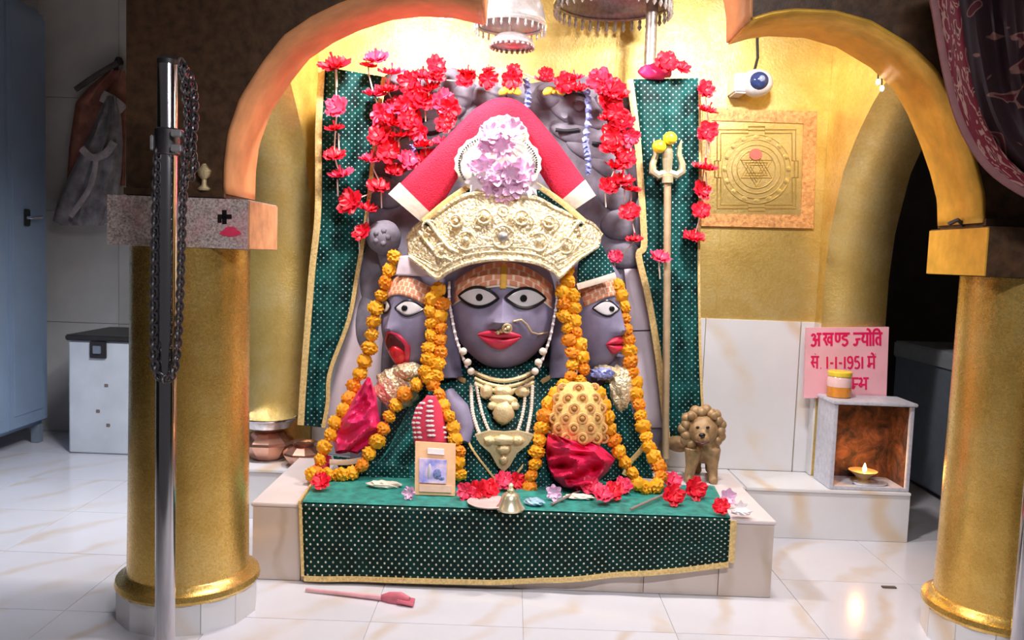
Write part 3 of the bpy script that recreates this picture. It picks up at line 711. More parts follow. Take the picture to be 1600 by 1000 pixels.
hr.patch('upper_lip', 'lip_red', HR, lambda u: -0.44, lambda u: -0.44 + 0.14 * math.sin(PI * u) ** 0.8, -0.42, 0.36, 0.022, 0.004, 24, 8)
hr.patch('lower_lip', 'lip_red', HR, lambda u: -0.445 - 0.16 * math.sin(PI * u) ** 0.9, lambda u: -0.445, -0.40, 0.34, 0.026, 0.004, 24, 8)
MB().lathe([(0.10, 0), (0.10, 0.10), (0.12, 0.2)], 20, P(938, 612, 4.42)).obj('neck', 'idol_skin', idol)
# long stone ears of the central head and the caps on the side heads
for x, y, hh in ((692, 545, 42), (884, 560, 30)):
    MB().ico(P(x, y, 4.34), (S(13, 4.3), 0.05, S(hh, 4.3)), 3).obj('ear', 'idol_skin', idol)
sheet('head_cloth', [(905, 405), (902, 425), (902, 446)], [(938, 380), (950, 402), (962, 428)], 4.20, 'green_saree', idol, 10, 10, 0.004, 1)
strip('cloth_border', [(902, 448), (930, 440), (962, 430)], 4.19, 0.018, 'cream_cloth', idol)
sheet('head_cloth', [(625, 400), (618, 430)], [(660, 398), (672, 432)], 4.24, 'pale_stone', idol, 10, 10, 0.004, 1)
# shoulders and forearm of grey stone showing between the cloths
m = MB(); m.tube([P(700, 612, 4.16), P(716, 640, 4.11), P(728, 668, 4.09), P(722, 690, 4.06)], [0.03, 0.055, 0.05, 0.04], 14); m.obj('forearm', 'idol_skin', idol)
m = MB(); m.tube([P(705, 470, 4.36), P(700, 540, 4.34), P(702, 592, 4.30)], [0.05, 0.06, 0.07], 14); m.obj('side_lock', 'idol_skin', idol)
m = MB(); m.tube([P(872, 470, 4.36), P(878, 540, 4.34), P(878, 592, 4.30)], [0.05, 0.06, 0.07], 14); m.obj('side_lock', 'idol_skin', idol)
# saree drapes: bright cape on the left lap, panels on both sides
by = lambda off: (lambda x, y: bodyY(x, y, off))
sheet('saree_cape', [(672, 600), (645, 628), (622, 672), (600, 712), (572, 738)], [(700, 606), (672, 650), (664, 690), (660, 730), (656, 772)], by(0.035), 'teal_saree', idol, 18, 26, 0.008, 1.6)
strip('cape_border', [(572, 736), (600, 748), (630, 757), (656, 764)], by(0.05), 0.018, 'cream_cloth', idol)
sheet('saree_panel', [(715, 598), (722, 650), (730, 700), (722, 760)], [(745, 606), (768, 660), (775, 710), (780, 762)], by(0.02), 'green_saree', idol, 12, 24, 0.006, 1.5)
sheet('saree_panel', [(862, 590), (835, 640), (815, 700), (795, 760)], [(880, 596), (868, 650), (850, 710), (840, 768)], by(0.03), 'green_saree', idol, 12, 24, 0.006, 1.5, ph=1)
sheet('saree_panel', [(940, 600), (955, 650), (965, 700), (975, 745)], [(978, 590), (990, 650), (1006, 700), (1022, 748)], 4.22, 'green_saree', idol, 12, 24, 0.008, 1.5, ph=2)
strip('panel_border', [(1010, 690), (1000, 705), (985, 722), (975, 742)], 4.18, 0.014, 'gold_trim', idol)
sheet('saree_hem', [(520, 712), (528, 728), (540, 742)], [(640, 730), (640, 742), (650, 752)], lambda x, y: 4.10, 'green_saree', idol, 16, 8, 0.004, 2)
strip('hem_border', [(515, 722), (545, 722), (575, 716)], 4.08, 0.016, 'cream_cloth', idol)
# gold brocade on the chests below the side faces
for (x, y, hw, hh, Y, sd) in ((622, 606, 36, 34, 4.26, 1.0), (640, 580, 26, 14, 4.24, 3.0), (968, 610, 24, 40, 4.26, 2.0), (945, 582, 20, 12, 4.25, 5.0)):
    lump('brocade', x, y, hw, hh, Y, 0.07, 'crown_gold', idol, 4, 0.10, 3.0, sd)
lump('blue_bow', 942, 584, 18, 9, 4.17, 0.03, 'ribbon_blue', idol, 3, 0.3, 3, 1.0)
# ------------------------------------------------------------------ crown
cr_ = thing('crown', P(787, 440, 4.15), 'embossed gold crown on the central head of the idol', 'crown')
CB = curve([V2(p) for p in ((640, 402), (662, 420), (684, 438), (700, 428), (735, 414), (786, 408), (838, 414), (866, 428), (874, 436), (900, 410), (936, 384))], 6)
CT = curve([V2(p) for p in ((636, 372), (650, 352), (684, 330), (712, 310), (740, 300), (786, 305), (834, 306), (866, 322), (900, 338), (925, 348), (940, 366))], 6)
def crY(px, v): k = (px - 787) / 150.0; return 4.02 + 0.20 * k * k + 0.05 * v
def crp(u, v, off=0.0):
    q = along(CB, u).lerp(along(CT, u), v); return P(q.x, q.y, crY(q.x, v) - off)
MB().grid(lambda u, v: crp(u, v, 0.012 * math.sin(PI * v)), 72, 20, lambda u, v: (u, v)).obj('band', 'crown_gold', cr_, solid=0.014)
for v0, r in ((0.03, 0.010), (0.14, 0.006), (0.22, 0.006), (0.97, 0.010)):
    MB().tube([crp(k / 70, v0, 0.012) for k in range(71)], r, 6).obj('rim', 'crown_gold', cr_)
def ring(c, r, th, mat, par, nm, n=20, squash=0.5):
    MB().tube([c + Vector((r * math.cos(a), -th * 0.4, r * math.sin(a))) for a in [2 * PI * k / n for k in range(n)]], th, 6, True).obj(nm, mat, par)
for (x, y, r) in ((786, 370, 17), (728, 376, 14), (842, 378, 14), (690, 392, 11), (884, 384, 12), (756, 338, 11), (815, 340, 11), (786, 330, 8), (712, 345, 9), (858, 346, 9)):
    c = P(x, y, crY(x, 0.4) - 0.024); ring(c, S(r, 4.05), 0.007, 'crown_gold', cr_, 'rosette_ring')
    MB().ico(c, (S(r * 0.5, 4.05), 0.014, S(r * 0.5, 4.05)), 2).obj('rosette', 'crown_gold' if r != 17 else 'tarnished_silver', cr_)
for s in (-1, 1):   # scrolls beside the central rosette
    for j in range(3):
        x0 = 787 + s * (34 + 40 * j); y0 = 372 + 4 * j
        sp = [P(x0 + s * (5 + 12 * k / 14) * math.cos(k * 0.55) * 0.9, y0 - 26 + (4 + 9 * k / 14) * math.sin(k * 0.55), crY(x0, 0.6) - 0.024) for k in range(15)]
        MB().tube(sp, 0.006, 6).obj('scroll', 'crown_gold', cr_)
    # raised bands sweeping down to the temples
    MB().tube([P(787 + s * x, y, crY(787 + s * x, 0.4) - 0.022) for x, y in ((60, 400), (85, 388), (102, 368), (112, 352), (120, 345))], 0.010, 6).obj('sweep_band', 'crown_gold', cr_)
    MB().tube([P(787 + s * x, y, crY(787 + s * x, 0.4) - 0.022) for x, y in ((80, 408), (105, 396), (122, 376), (132, 362))], 0.010, 6).obj('sweep_band', 'crown_gold', cr_)
# gold-edged green cloth peeping out above the crown
hv = thing('head_veil', P(790, 340, 4.22), 'green veil with gold edge tucked behind the gold crown', 'cloth')
for s in (-1, 1):
    sheet('veil', [(787 + s * 50, 290), (787 + s * 90, 318), (787 + s * 125, 350)], [(787 + s * 42, 312), (787 + s * 84, 340), (787 + s * 112, 362)], 4.17, 'green_saree', hv, 6, 12, 0.003, 1)
    strip('gold_edge', [(787 + s * 50, 288), (787 + s * 88, 314), (787 + s * 126, 346)], 4.15, 0.016, 'gold_trim', hv)

# ------------------------------------------------------------------ red velvet headdress: inverted V with cream ends
rv = thing('velvet_headdress', P(787, 345, 4.2), 'red velvet inverted-V headdress with cream ends above the crown', 'headdress')
RO = curve([V2(p) for p in ((608, 304), (650, 262), (700, 212), (745, 168), (786, 152), (822, 166), (860, 208), (900, 262), (930, 306))], 8)
RI = curve([V2(p) for p in ((664, 352), (690, 320), (722, 268), (752, 224), (786, 206), (812, 224), (838, 262), (862, 300), (886, 336))], 8)
NR = 64; NC = 16
def velvet(u0, u1, grow):
    m = MB(); vs = []; fs = []
    for i in range(NR + 1):
        u = lerp(u0, u1, i / NR); a = along(RO, u); b = along(RI, u); c = (a + b) / 2; hw = (b - a) / 2
        for k in range(NC):
            q = 2 * PI * k / NC; e = lambda x: (1 if x >= 0 else -1) * abs(x) ** 0.6
            p = c + hw * (e(math.cos(q)) * grow); Y = 4.22 - 0.05 * math.sin(PI * u); wr = 0.006 * math.sin(9 * u * PI + 2 * math.cos(q))
            vs.append(P(p.x, p.y, Y + (0.055 * grow + wr) * e(math.sin(q))))
    for i in range(NR):
        for k in range(NC): k2 = (k + 1) % NC; fs.append((i * NC + k, i * NC + k2, (i + 1) * NC + k2, (i + 1) * NC + k))
    fs.append(tuple(range(NC - 1, -1, -1))); fs.append(tuple(NR * NC + k for k in range(NC)))
    return m.add(vs, fs)
velvet(0.0, 1.0, 1.0).obj('velvet_band', 'red_velvet', rv)
velvet(-0.0, 0.055, 1.05).obj('cream_end', 'cream_cloth', rv)
velvet(0.935, 1.0, 1.05).obj('cream_end', 'cream_cloth', rv)

# white fan medallion
fn_ = thing('fan_medallion', P(780, 300, 4.12), 'white bead-edged fan medallion on the red velvet headdress', 'ornament')
def disc(cx, cy, rx, ry, Y, dome, mat, par, nm, n=40):
    m = MB(); vs = [P(cx, cy, Y - dome)]; fs = []
    for r in (0.35, 0.7, 1.0):
        for k in range(n):
            a = 2 * PI * k / n; f = 1 + (0.03 if k % 2 else -0.01) * (r == 1.0); vs.append(P(cx + rx * r * f * math.cos(a), cy + ry * r * f * math.sin(a), Y - dome * (1 - r * r) - 0.004 * math.cos(k * PI) * r))
    for k in range(n): fs.append((0, 1 + k, 1 + (k + 1) % n))
    for j in range(2):
        for k in range(n): k2 = (k + 1) % n; fs.append((1 + j * n + k, 1 + (j + 1) * n + k, 1 + (j + 1) * n + k2, 1 + j * n + k2))
    return m.add(vs, fs).obj(nm, mat, par, solid=0.006)
disc(778, 256, 67, 50, 4.105, 0.02, 'white_fan', fn_, 'fan')
disc(786, 217, 40, 36, 4.095, 0.02, 'white_fan', fn_, 'fan')
m = MB()
for k in range(54):
    a = PI * 0.80 + k * PI * 1.42 / 54; m.ico(P(778 + 61 * math.cos(a), 256 + 45 * math.sin(a), 4.092), 0.0055, 1)
m.obj('bead_edge', 'dark_metal', fn_)
m = MB()
for k in range(30):
    a = PI * 0.95 + k * PI * 1.1 / 30; m.ico(P(786 + 35 * math.cos(a), 217 + 31 * math.sin(a), 4.082), 0.0045, 1)
m.obj('bead_edge', 'gold_trim', fn_)

# ------------------------------------------------------------------ flowers
def petal_flower(name, mat, npet=6, layers=2, ruff=0.10, width=0.34, cup=0.25, seed=1, stam=None, pointed=0.0):
    rnd = random.Random(seed); m = MB()
    for L in range(layers):
        sc = 1.0 - 0.28 * L
        for k in range(npet):
            a = 2 * PI * (k + 0.5 * L) / npet + rnd.uniform(-0.15, 0.15); ph = rnd.uniform(0, 6)
            ln = sc * rnd.uniform(0.88, 1.08); d = Vector((math.cos(a), 0, math.sin(a))); t = Vector((-math.sin(a), 0, math.cos(a)))
            def f(u, v, d=d, t=t, ln=ln, ph=ph, L=L):
                r = v; s = 2 * u - 1
                wv = width * (0.25 + math.sin(PI * min(1, 0.12 + 0.76 * r))) * (1 - pointed * max(0, r - 0.6) * 2.2)
                y = -(cup + 0.28 * L) * r ** 1.5 * ln + ruff * r * math.sin(4.5 * s + ph) + 0.06 * r * math.sin(9 * s + ph)
                return d * (r * ln) + t * (s * wv * ln) + Vector((0, y, 0))
            m.grid(f, 4, 4)
    if stam: m.tube([(0, 0, 0), (0, -0.5, 0.05), (0, -0.85, 0.08)], [0.06, 0.05, 0.09], 6)
    return m.mesh(name, mat, recalc=False)
RED = [petal_flower('red_flower', 'flower_red', 6, 2, 0.12, 0.36, 0.25, sd, True) for sd in (1, 2, 3)]
PRED = [petal_flower('pink_red_flower', 'flower_pink_red', 6, 2, 0.12, 0.36, 0.3, sd, True) for sd in (4, 5)]
PINK = [petal_flower('pink_flower', 'flower_pink', 6, 2, 0.06, 0.34, 0.30, sd, None, 0.6) for sd in (6, 7)]
WHITE = [petal_flower('white_flower', 'flower_white', 6, 1, 0.06, 0.27, 0.4, 8, None, 0.8)]
R_rnd = random.Random(11)
def flower(nm, meshes, px, py, Y, rpx, parent=None, tilt=None, yaw=None):
    me = R_rnd.choice(meshes); r = S(rpx, Y)
    tx = (R_rnd.uniform(-1.35, -0.9) if R_rnd.random() < 0.5 else R_rnd.uniform(-0.7, 0.4)) if tilt is None else tilt; tz = R_rnd.uniform(-0.5, 0.5) if yaw is None else yaw
    o = inst(nm, me, P(px, py, Y), parent, scale=r); o.rotation_mode = 'YXZ'; o.rotation_euler = (tx, R_rnd.uniform(0, 6.28), tz); return o
def red_string(label, pts, Y=4.40, r=20, top=None, grp='strings of red cloth flowers', mesh=RED, tails=True):
    t = thing('flower_string', P(pts[-1][0], pts[-1][1], Y), label, 'flower garland', grp)
    q = curve([Vector((p[0], p[1], Y + 0.012)) for p in pts], 3) if len(pts) > 1 else [Vector((pts[0][0], pts[0][1], Y)), Vector((pts[0][0], pts[0][1] + 20, Y))]
    MB().tube([P(a.x, a.y, a.z) for a in q], 0.004, 5).obj('thread', 'thread', t)
    for p in pts:
        flower('flower', mesh if R_rnd.random() > 0.2 else PRED, p[0], p[1], Y - 0.01 - 0.02 * R_rnd.random(), (p[2] if len(p) > 2 else r) * R_rnd.uniform(0.9, 1.12), t)
        if tails and R_rnd.random() < 0.5:
            x, y = p[0] + R_rnd.uniform(-7, 7), p[1]
            MB().tube([P(x, y + 5, Y - 0.01), P(x + 1, y + 32, Y - 0.008)], 0.004, 5).obj('cream_thread', 'thread', t)
    return t
red_string('red flower string at the far left edge of the slab, over the green cloth', [(524, 104, 24), (526, 168), (524, 203, 19), (523, 245), (533, 275, 19)])
red_string('red flower string along the gold inner edge of the left green cloth', [(588, 94, 23), (575, 104, 15), (585, 150), (596, 180), (592, 212), (580, 252), (592, 293), (548, 316), (575, 327, 18), (567, 363, 18)])
red_string('red flower string left of the stone cobra hoods, hanging from the top row', [(612, 116), (606, 142), (620, 168), (612, 192), (626, 214), (607, 235), (640, 252), (618, 268, 17)])
red_string('red flower string crossing the carved stone left of the velvet headdress', [(640, 128), (650, 148), (636, 165), (640, 188), (655, 205), (662, 228), (690, 226, 17), (668, 246, 17)])
red_string('red flower string falling nearest to the left slope of the headdress', [(660, 120), (672, 140), (660, 158), (690, 160), (702, 172), (695, 192, 17)])
red_string('red flower row along the top of the slab above the headdress', [(682, 104, 19), (680, 122), (728, 126, 18), (730, 114, 13), (762, 124, 18), (764, 110, 12), (800, 124, 18), (803, 110, 13), (852, 128, 18), (854, 116, 13), (884, 130, 18), (898, 124, 18), (906, 140, 17), (935, 120, 16)], tails=False)
red_string('red flower string hanging thick beside the gold edge of the right green cloth', [(940, 128), (955, 138), (950, 158, 19), (968, 150), (962, 178, 21), (950, 188, 16), (975, 192), (960, 212, 20), (985, 214, 17), (955, 236), (975, 245, 20), (962, 262), (952, 292, 17), (972, 284, 21), (986, 298, 17), (985, 332, 17), (991, 376, 16), (962, 402, 14)], Y=4.38)
red_string('red flower string at the far right beside the gold framed panel', [(1101, 140, 17), (1105, 174, 18), (1106, 206, 18), (1100, 264, 19), (1096, 298, 18), (1096, 330, 16), (1084, 372, 19)], Y=4.44)
red_string('single bright red flower tied to the trident pole', [(1030, 404, 20)], Y=4.33, mesh=PRED)
red_string('red flowers crowning the top of the right green cloth', [(1042, 98, 17), (1066, 106, 15)], Y=4.42, tails=False)
tag(lump('pink_cloth_bundle', 1024, 112, 26, 12, 4.46, 0.05, 'pink_satin', None, 3, 0.15, 2, 4.0), 'small pink cloth bundle on top of the right green cloth', 'cloth')
# yellow bows between the flowers of the top row
for x, lab in ((797, 'yellow ribbon bow on the top row above the headdress tip'), (866, 'yellow ribbon bow on the top row right of the headdress')):
    b = thing('ribbon_bow', P(x, 145, 4.40), lab, 'ribbon', 'yellow ribbon bows')
    for s in (-1, 1): MB().ico(P(x + s * 9, 142, 4.385), (S(10, 4.4), 0.012, S(6, 4.4)), 2, None, Matrix.Rotation(s * 0.5, 3, 'Y')).obj('loop', 'ribbon_yellow', b)
    MB().ico(P(x, 144, 4.38), S(4, 4.4), 1).obj('knot', 'ribbon_yellow', b)
# tinsel strings
for pts, lab in (((( 917, 140), (919, 180), (915, 220), (920, 245), (918, 272)), 'blue and white tinsel string hanging over the right cobra hoods'),
                 (((822, 122), (824, 150), (822, 175), (828, 192)), 'short blue and white tinsel string just right of the headdress tip'),
                 (((640, 225), (648, 240), (640, 262)), 'small blue tinsel tuft among the red flowers left of the headdress')):
    q = curve([V2(p) for p in pts], 10); tt = MB()
    tt.tube([P(a.x + 2.0 * math.sin(i * 1.9), a.y, 4.40) for i, a in enumerate(q)], [0.008 + 0.007 * (i % 3) for i in range(len(q))], 6)
    tag(tt.obj('tinsel_string', 'ribbon_blue'), lab, 'tinsel', 'tinsel strings')
    
# pink lilies on the fan
lt = thing('lily_bunch', P(785, 310, 4.06), 'bunch of pale pink flowers pinned on the white fan medallion', 'flowers')
for (x, y, r) in ((768, 208, 17), (800, 202, 18), (786, 228, 17), (758, 226, 13), (756, 262, 18), (746, 282, 18), (775, 272, 18), (795, 268, 18), (818, 272, 20), (805, 288, 19), (772, 292, 18), (788, 302, 15), (830, 292, 14), (742, 262, 13)):
    flower('lily', PINK if R_rnd.random() > 0.22 else WHITE, x, y, 4.05 + R_rnd.uniform(-0.03, 0.01), r * 1.2, lt, R_rnd.uniform(-0.5, 0.5))

# ------------------------------------------------------------------ marigold garlands
def mari(name, mat, seed):
    def f(v):
        a = math.atan2(v.z, v.x); b = math.asin(max(-1, min(1, v.y)))
        return 1 + 0.13 * math.sin(9 * a + 3 * math.sin(5 * b + seed)) * math.cos(b) + 0.10 * math.sin(13 * b + seed) + 0.10 * noise.noise(v * 4 + Vector((seed, 0, 0)))
    return MB().ico((0, 0, 0), (1, 0.85, 1), 3, f).mesh(name, mat)
MAR = [mari('marigold', 'marigold', 1), mari('marigold', 'marigold', 2), mari('marigold', 'marigold_deep', 3)]
def garland(label, pts, Yf, step=19.5, r=11.5, dbl=None):
    q = curve([V2(p) for p in pts], 8); L = sum((b - a).length for a, b in zip(q, q[1:])); n = int(L / step)
    Yg = Yf if callable(Yf) else (lambda x, y: Yf)
    t = thing('marigold_garland', P(pts[-1][0], pts[-1][1], Yg(*pts[-1])), label, 'flower garland', 'marigold garlands on the idol')
    MB().tube([P(a.x, a.y, Yg(a.x, a.y)) for a in q], 0.006, 5).obj('thread', 'thread', t)
    for i in range(n + 1):
        a = along(q, i / n); k = R_rnd.uniform(0.88, 1.12)
        ds = [(0, 0)] if not dbl or not (dbl[0] < a.y < dbl[1]) else [(-8, -3), (8, 4)]
        for dx, dy in ds:
            x, y = a.x + dx + R_rnd.uniform(-2, 2), a.y + dy; Y = Yg(a.x, a.y) - 0.012
            inst('marigold', R_rnd.choice(MAR), P(x, y, Y), t, rot=(R_rnd.uniform(0, 6), R_rnd.uniform(0, 6), R_rnd.uniform(0, 6)), scale=S(r, Y) * k)
    return t
gy = lambda x, y: interp([(380, 4.30), (500, 4.28), (600, 4.26), (660, 4.16), (745, 4.03), (770, 3.99)], y)
garland('marigold garland looping from the left face down to the dais corner and back to shoulder', [(617, 402), (604, 436), (592, 470), (582, 510), (575, 545), (562, 582), (548, 616), (530, 652), (512, 686), (503, 714), (492, 738)], gy, 20)
garland('short marigold strand climbing from the lap past the magenta cloth to the left shoulder', [(528, 744), (560, 734), (574, 714), (588, 692), (602, 660), (618, 636), (640, 608), (668, 590)], lambda x, y: interp([(590, 4.12), (640, 4.12), (690, 4.08), (745, 4.03)], y), 21)
iy = lambda x, y: interp([(440, 4.20), (600, 4.12), (650, 4.04), (740, 3.98), (770, 3.96)], y)
garland('thick marigold garland hanging left of the central face down behind the orange card', [(684, 452), (682, 490), (680, 530), (676, 565), (672, 592), (684, 614), (696, 640), (708, 668), (716, 700), (719, 742)], iy, 18.5, dbl=(452, 600))
garland('thick marigold garland hanging right of the central face round the yellow crochet cover', [(888, 420), (887, 450), (890, 490), (896, 530), (903, 562), (898, 590), (876, 606), (858, 634), (848, 668), (838, 706), (832, 740), (826, 762)], iy, 18.5, dbl=(440, 596))
garland('marigold strand right of the yellow crochet cover curling to the dais', [(936, 616), (948, 640), (953, 668), (962, 694), (974, 716), (986, 738), (996, 756)], lambda x, y: interp([(600, 4.06), (690, 4.06), (760, 3.98)], y), 18)
garland('marigold garland hanging from the right face down to the dais by the lion', [(966, 446), (974, 478), (977, 512), (984, 545), (988, 580), (995, 615), (1003, 650), (1010, 686), (1022, 714), (1036, 738), (1026, 758), (1008, 762)], lambda x, y: interp([(440, 4.28), (600, 4.26), (660, 4.18), (745, 4.04), (765, 3.99)], y), 17)

# ------------------------------------------------------------------ necklaces
def beads(par, pts, Yf, r, n, mat, nm='bead'):
    q = curve([V2(p) for p in pts], 8); me = MB().ico((0, 0, 0), r, 2).mesh(nm, mat)
    for i in range(n):
        a = along(q, i / (n - 1)); inst(nm, me, P(a.x, a.y, Yf(a.x, a.y)), par)
nk = lambda off: (lambda x, y: bodyY(x, y, off))
c1 = thing('gold_necklace', P(787, 670, 4.1), 'gold choker with stepped gold pendants under the chin', 'jewellery', 'necklaces of the idol')
for d, r in ((0, 0.012), (9, 0.010), (17, 0.012)):
    strip('collar', [(742, 582 + d), (760, 590 + d), (787, 595 + d), (814, 590 + d), (834, 580 + d)], nk(0.05), r, 'gold_jewel', c1, 0.8)
for (x, y, hw, hh) in ((787, 612, 16, 10), (787, 625, 22, 9), (787, 646, 17, 18), (760, 612, 10, 12), (816, 612, 12, 9), (770, 634, 8, 7), (804, 634, 8, 7)):
    lump('pendant', x, y, hw, hh, bodyY(x, y, 0.055), 0.028, 'gold_jewel', c1, 3, 0.12, 4, x * 0.1)
c2 = thing('gold_necklace', P(787, 735, 4.05), 'large inverted-triangle gold pendant on pearl strings over the chest', 'jewellery', 'necklaces of the idol')
tri = [(742, 680), (765, 674), (787, 676), (810, 674), (834, 680), (826, 694), (808, 708), (797, 728), (787, 738), (777, 728), (766, 708), (750, 694)]
MB().prism([P(x, y, bodyY(787, 705, 0.075)) for x, y in tri], (0, 0.035, 0)).obj('pendant_plate', 'gold_jewel', c2, False)
for (x, y, hw, hh) in ((787, 688, 20, 8), (787, 702, 12, 8), (765, 688, 10, 7), (809, 688, 10, 7), (787, 718, 7, 8)):
    lump('pendant_relief', x, y, hw, hh, bodyY(787, 705, 0.078), 0.022, 'gold_jewel', c2, 3, 0.15, 4, x * 0.2)
beads(c2, [(736, 604), (738, 640), (744, 664), (752, 684)], nk(0.05), 0.010, 22, 'cream_cloth', 'pearl')
beads(c2, [(832, 604), (830, 640), (826, 664), (822, 684)], nk(0.05), 0.010, 22, 'cream_cloth', 'pearl')
beads(c2, [(744, 602), (752, 640), (760, 664), (768, 680)], nk(0.052), 0.009, 20, 'cream_cloth', 'pearl')
beads(c2, [(822, 602), (818, 640), (812, 664), (806, 680)], nk(0.052), 0.009, 20, 'cream_cloth', 'pearl')
for s in (-1, 1):
    strip('neck_border', [(787 + s * 108, 576), (787 + s * 80, 586), (787 + s * 60, 596)], nk(0.03), 0.014, 'gold_trim', idol)
    strip('neck_border', [(787 + s * 75, 616), (787 + s * 62, 660), (787 + s * 50, 700), (787 + s * 8, 755)], nk(0.035), 0.006, 'gold_trim', idol)
# ------------------------------------------------------------------ green cloth spread over the dais
dc = thing('dais_cloth', P(800, 900, DY0), 'green dotted cloth spread on the dais and hanging down its front', 'cloth')
cxl, cxr = P(474, 770, DY0).x, P(1139, 820, DY0).x
yfr = DY0 - 0.022; ztop = DH + 0.006
def zbot(u):
    q = interp([(0.0, 899), (0.25, 902), (0.45, 905), (0.6, 902), (0.75, 893), (0.9, 886), (1.0, 878)], u); return P(lerp(480, 1136, u), q, yfr).z
TOPF = 0.46
def dcp(u, v):
    if v < TOPF:
        k = v / TOPF; y = lerp(4.16, yfr, k); x = lerp(lerp(P(500, 745, 4.1).x, P(1120, 775, 4.1).x, u), lerp(cxl, cxr, u), k)
        bump = 0.016 * max(0.0, noise.noise(Vector((x * 6, y * 7, 1.3)))) + 0.007 * max(0, noise.noise(Vector((x * 18, y * 15, 4)))) 
        return Vector((x, y, ztop + bump * min(1, (1 - k) * 6) + 0.001))
    k = (v - TOPF) / (1 - TOPF); x = lerp(cxl, cxr, u) + (0.012 * (1 - u) * 1.5) * k; z = lerp(ztop, zbot(u), k)
    return Vector((x, yfr - 0.010 * k * (0.5 + 0.5 * math.sin(u * 23 + 2 * math.sin(u * 9))) - 0.002, z))
def dcuv(u, v):
    L1 = 0.5; L2 = 0.27; d = v / TOPF * L1 if v < TOPF else L1 + (v - TOPF) / (1 - TOPF) * L2; return (u * (cxr - cxl), -d)
MB().grid(dcp, 90, 40, dcuv).obj('cloth', 'green_velvet', dc, solid=0.005)
MB().grid(lambda u, v: dcp(u, v * TOPF * 0.985) + Vector((0, 0, 0.007)), 80, 22).obj('lit_top', 'lit_teal', dc, solid=0.003)  # layer added so the cloth's top looks lit by colour
MB().tube([dcp(k / 60, 1.0) + Vector((0, -0.004, -0.010)) for k in range(61)], 0.014, 6, flat=0.3).obj('gold_border', 'gold_trim', dc)
MB().tube([dcp(1.0, TOPF + (1 - TOPF) * k / 20) + Vector((0.012, -0.004, 0)) for k in range(21)], 0.016, 6, flat=0.3).obj('gold_border', 'gold_trim', dc)
MB().tube([dcp(0.0, TOPF + (1 - TOPF) * k / 20) + Vector((-0.006, -0.004, 0)) for k in range(21)], 0.008, 6, flat=0.3).obj('gold_border', 'gold_trim', dc)
MB().tube([dcp(0.0, TOPF * k / 20) + Vector((-0.012, 0, 0.004)) for k in range(21)], 0.012, 6, flat=0.6).obj('gold_border', 'gold_trim', dc)
def onD(px, py): return PZ(px, py, DH + 0.02)          # a place on the draped dais

# ------------------------------------------------------------------ cloth bundles and covers on the idol's lap
def folded(name, rows, Yc, dep, mat, label, cat, seed, amp=0.018):
    """draped bundle from rows of (y, x_left, x_right); bulges toward the front, folds run across it"""
    m = MB(); nv = 54; nu = 60
    def f(u, v):
        y = lerp(rows[0][0], rows[-1][0], v); xl = interp([(r[0], r[1]) for r in rows], y); xr = interp([(r[0], r[2]) for r in rows], y)
        a = (u * 2 - 1) * PI; k = math.cos(a); px = lerp(xl, xr, 0.5 + 0.5 * math.sin(a) if abs(a) <= PI / 2 else 0.5 + 0.5 * math.sin(a))
        Y = Yc - dep * k
        fo = amp * (2.2 - 5.5 * abs(noise.noise(Vector((u * 5.5 + v * 2.2 + seed, v * 3.6 - u * 2.0, seed)))) - 2.2 * abs(noise.noise(Vector((u * 11, v * 8 + u * 5, seed + 5))))) if k > 0 else 0
        return P(px, y + 3 * math.sin(u * 9 + seed), Y - fo * max(0, k))
    m.grid(f, nu, nv)
    p = m.obj(name, mat); return tag(p, label, cat)
folded('pink_cloth_bundle', [(592, 572, 580), (615, 556, 588), (645, 540, 592), (670, 524, 598), (690, 520, 588), (706, 524, 560)], 4.20, 0.12, 'pink_satin', 'magenta satin cloth bundle inside the left marigold loop', 'cloth', 0.5, 0.035)
folded('pink_cloth_bundle', [(680, 856, 884), (692, 853, 935), (715, 853, 962), (735, 857, 950), (752, 866, 932), (764, 880, 915)], 4.03, 0.11, 'pink_satin_deep', 'crumpled crimson cloth bundle below the yellow crochet cover', 'cloth', 2.0, 0.04)
# yellow crochet cover: dome with raised brown knots
cc = thing('crochet_cover', P(904, 690, 4.05), 'yellow crochet dome cover with brown knots on the crimson bundle', 'cover')
CROW = [(598, 893, 918), (606, 876, 932), (622, 868, 941), (645, 862, 945), (670, 861, 946), (684, 863, 945), (692, 868, 940)]
def cro(u, v, off=0.0):
    y = lerp(598, 692, v); xl = interp([(r[0], r[1]) for r in CROW], y); xr = interp([(r[0], r[2]) for r in CROW], y); a = (u - 0.5) * PI
    return P(lerp(xl, xr, 0.5 + 0.5 * math.sin(a)), y + (3 * math.sin(u * 25) if v > 0.95 else 0), 4.06 - (0.13 + off) * math.cos(a) * math.sin(PI * (0.12 + 0.5 * v)))
MB().grid(cro, 28, 24).obj('cover', 'crochet_plain', cc, solid=0.012)
kn = MB().ico((0, 0, 0), 0.0125, 2).mesh('knot', 'crochet_knot'); kb = MB().tube([(0.021 * math.cos(a), 0, 0.021 * math.sin(a)) for a in [2 * PI * k / 14 for k in range(14)]], 0.008, 5, True).mesh('knot_ring', 'crochet_ring')
for j in range(6):
    n = 5 if j else 3
    for i in range(n):
        u = (i + 0.5 + (0.25 if j % 2 else -0.25) * (n > 3)) / n; q = cro(min(max(u, 0.06), 0.94), 0.10 + j * 0.165, 0.016); inst('knot', kn, q, cc); inst('knot_ring', kb, q + Vector((0, 0.004, 0)), cc)
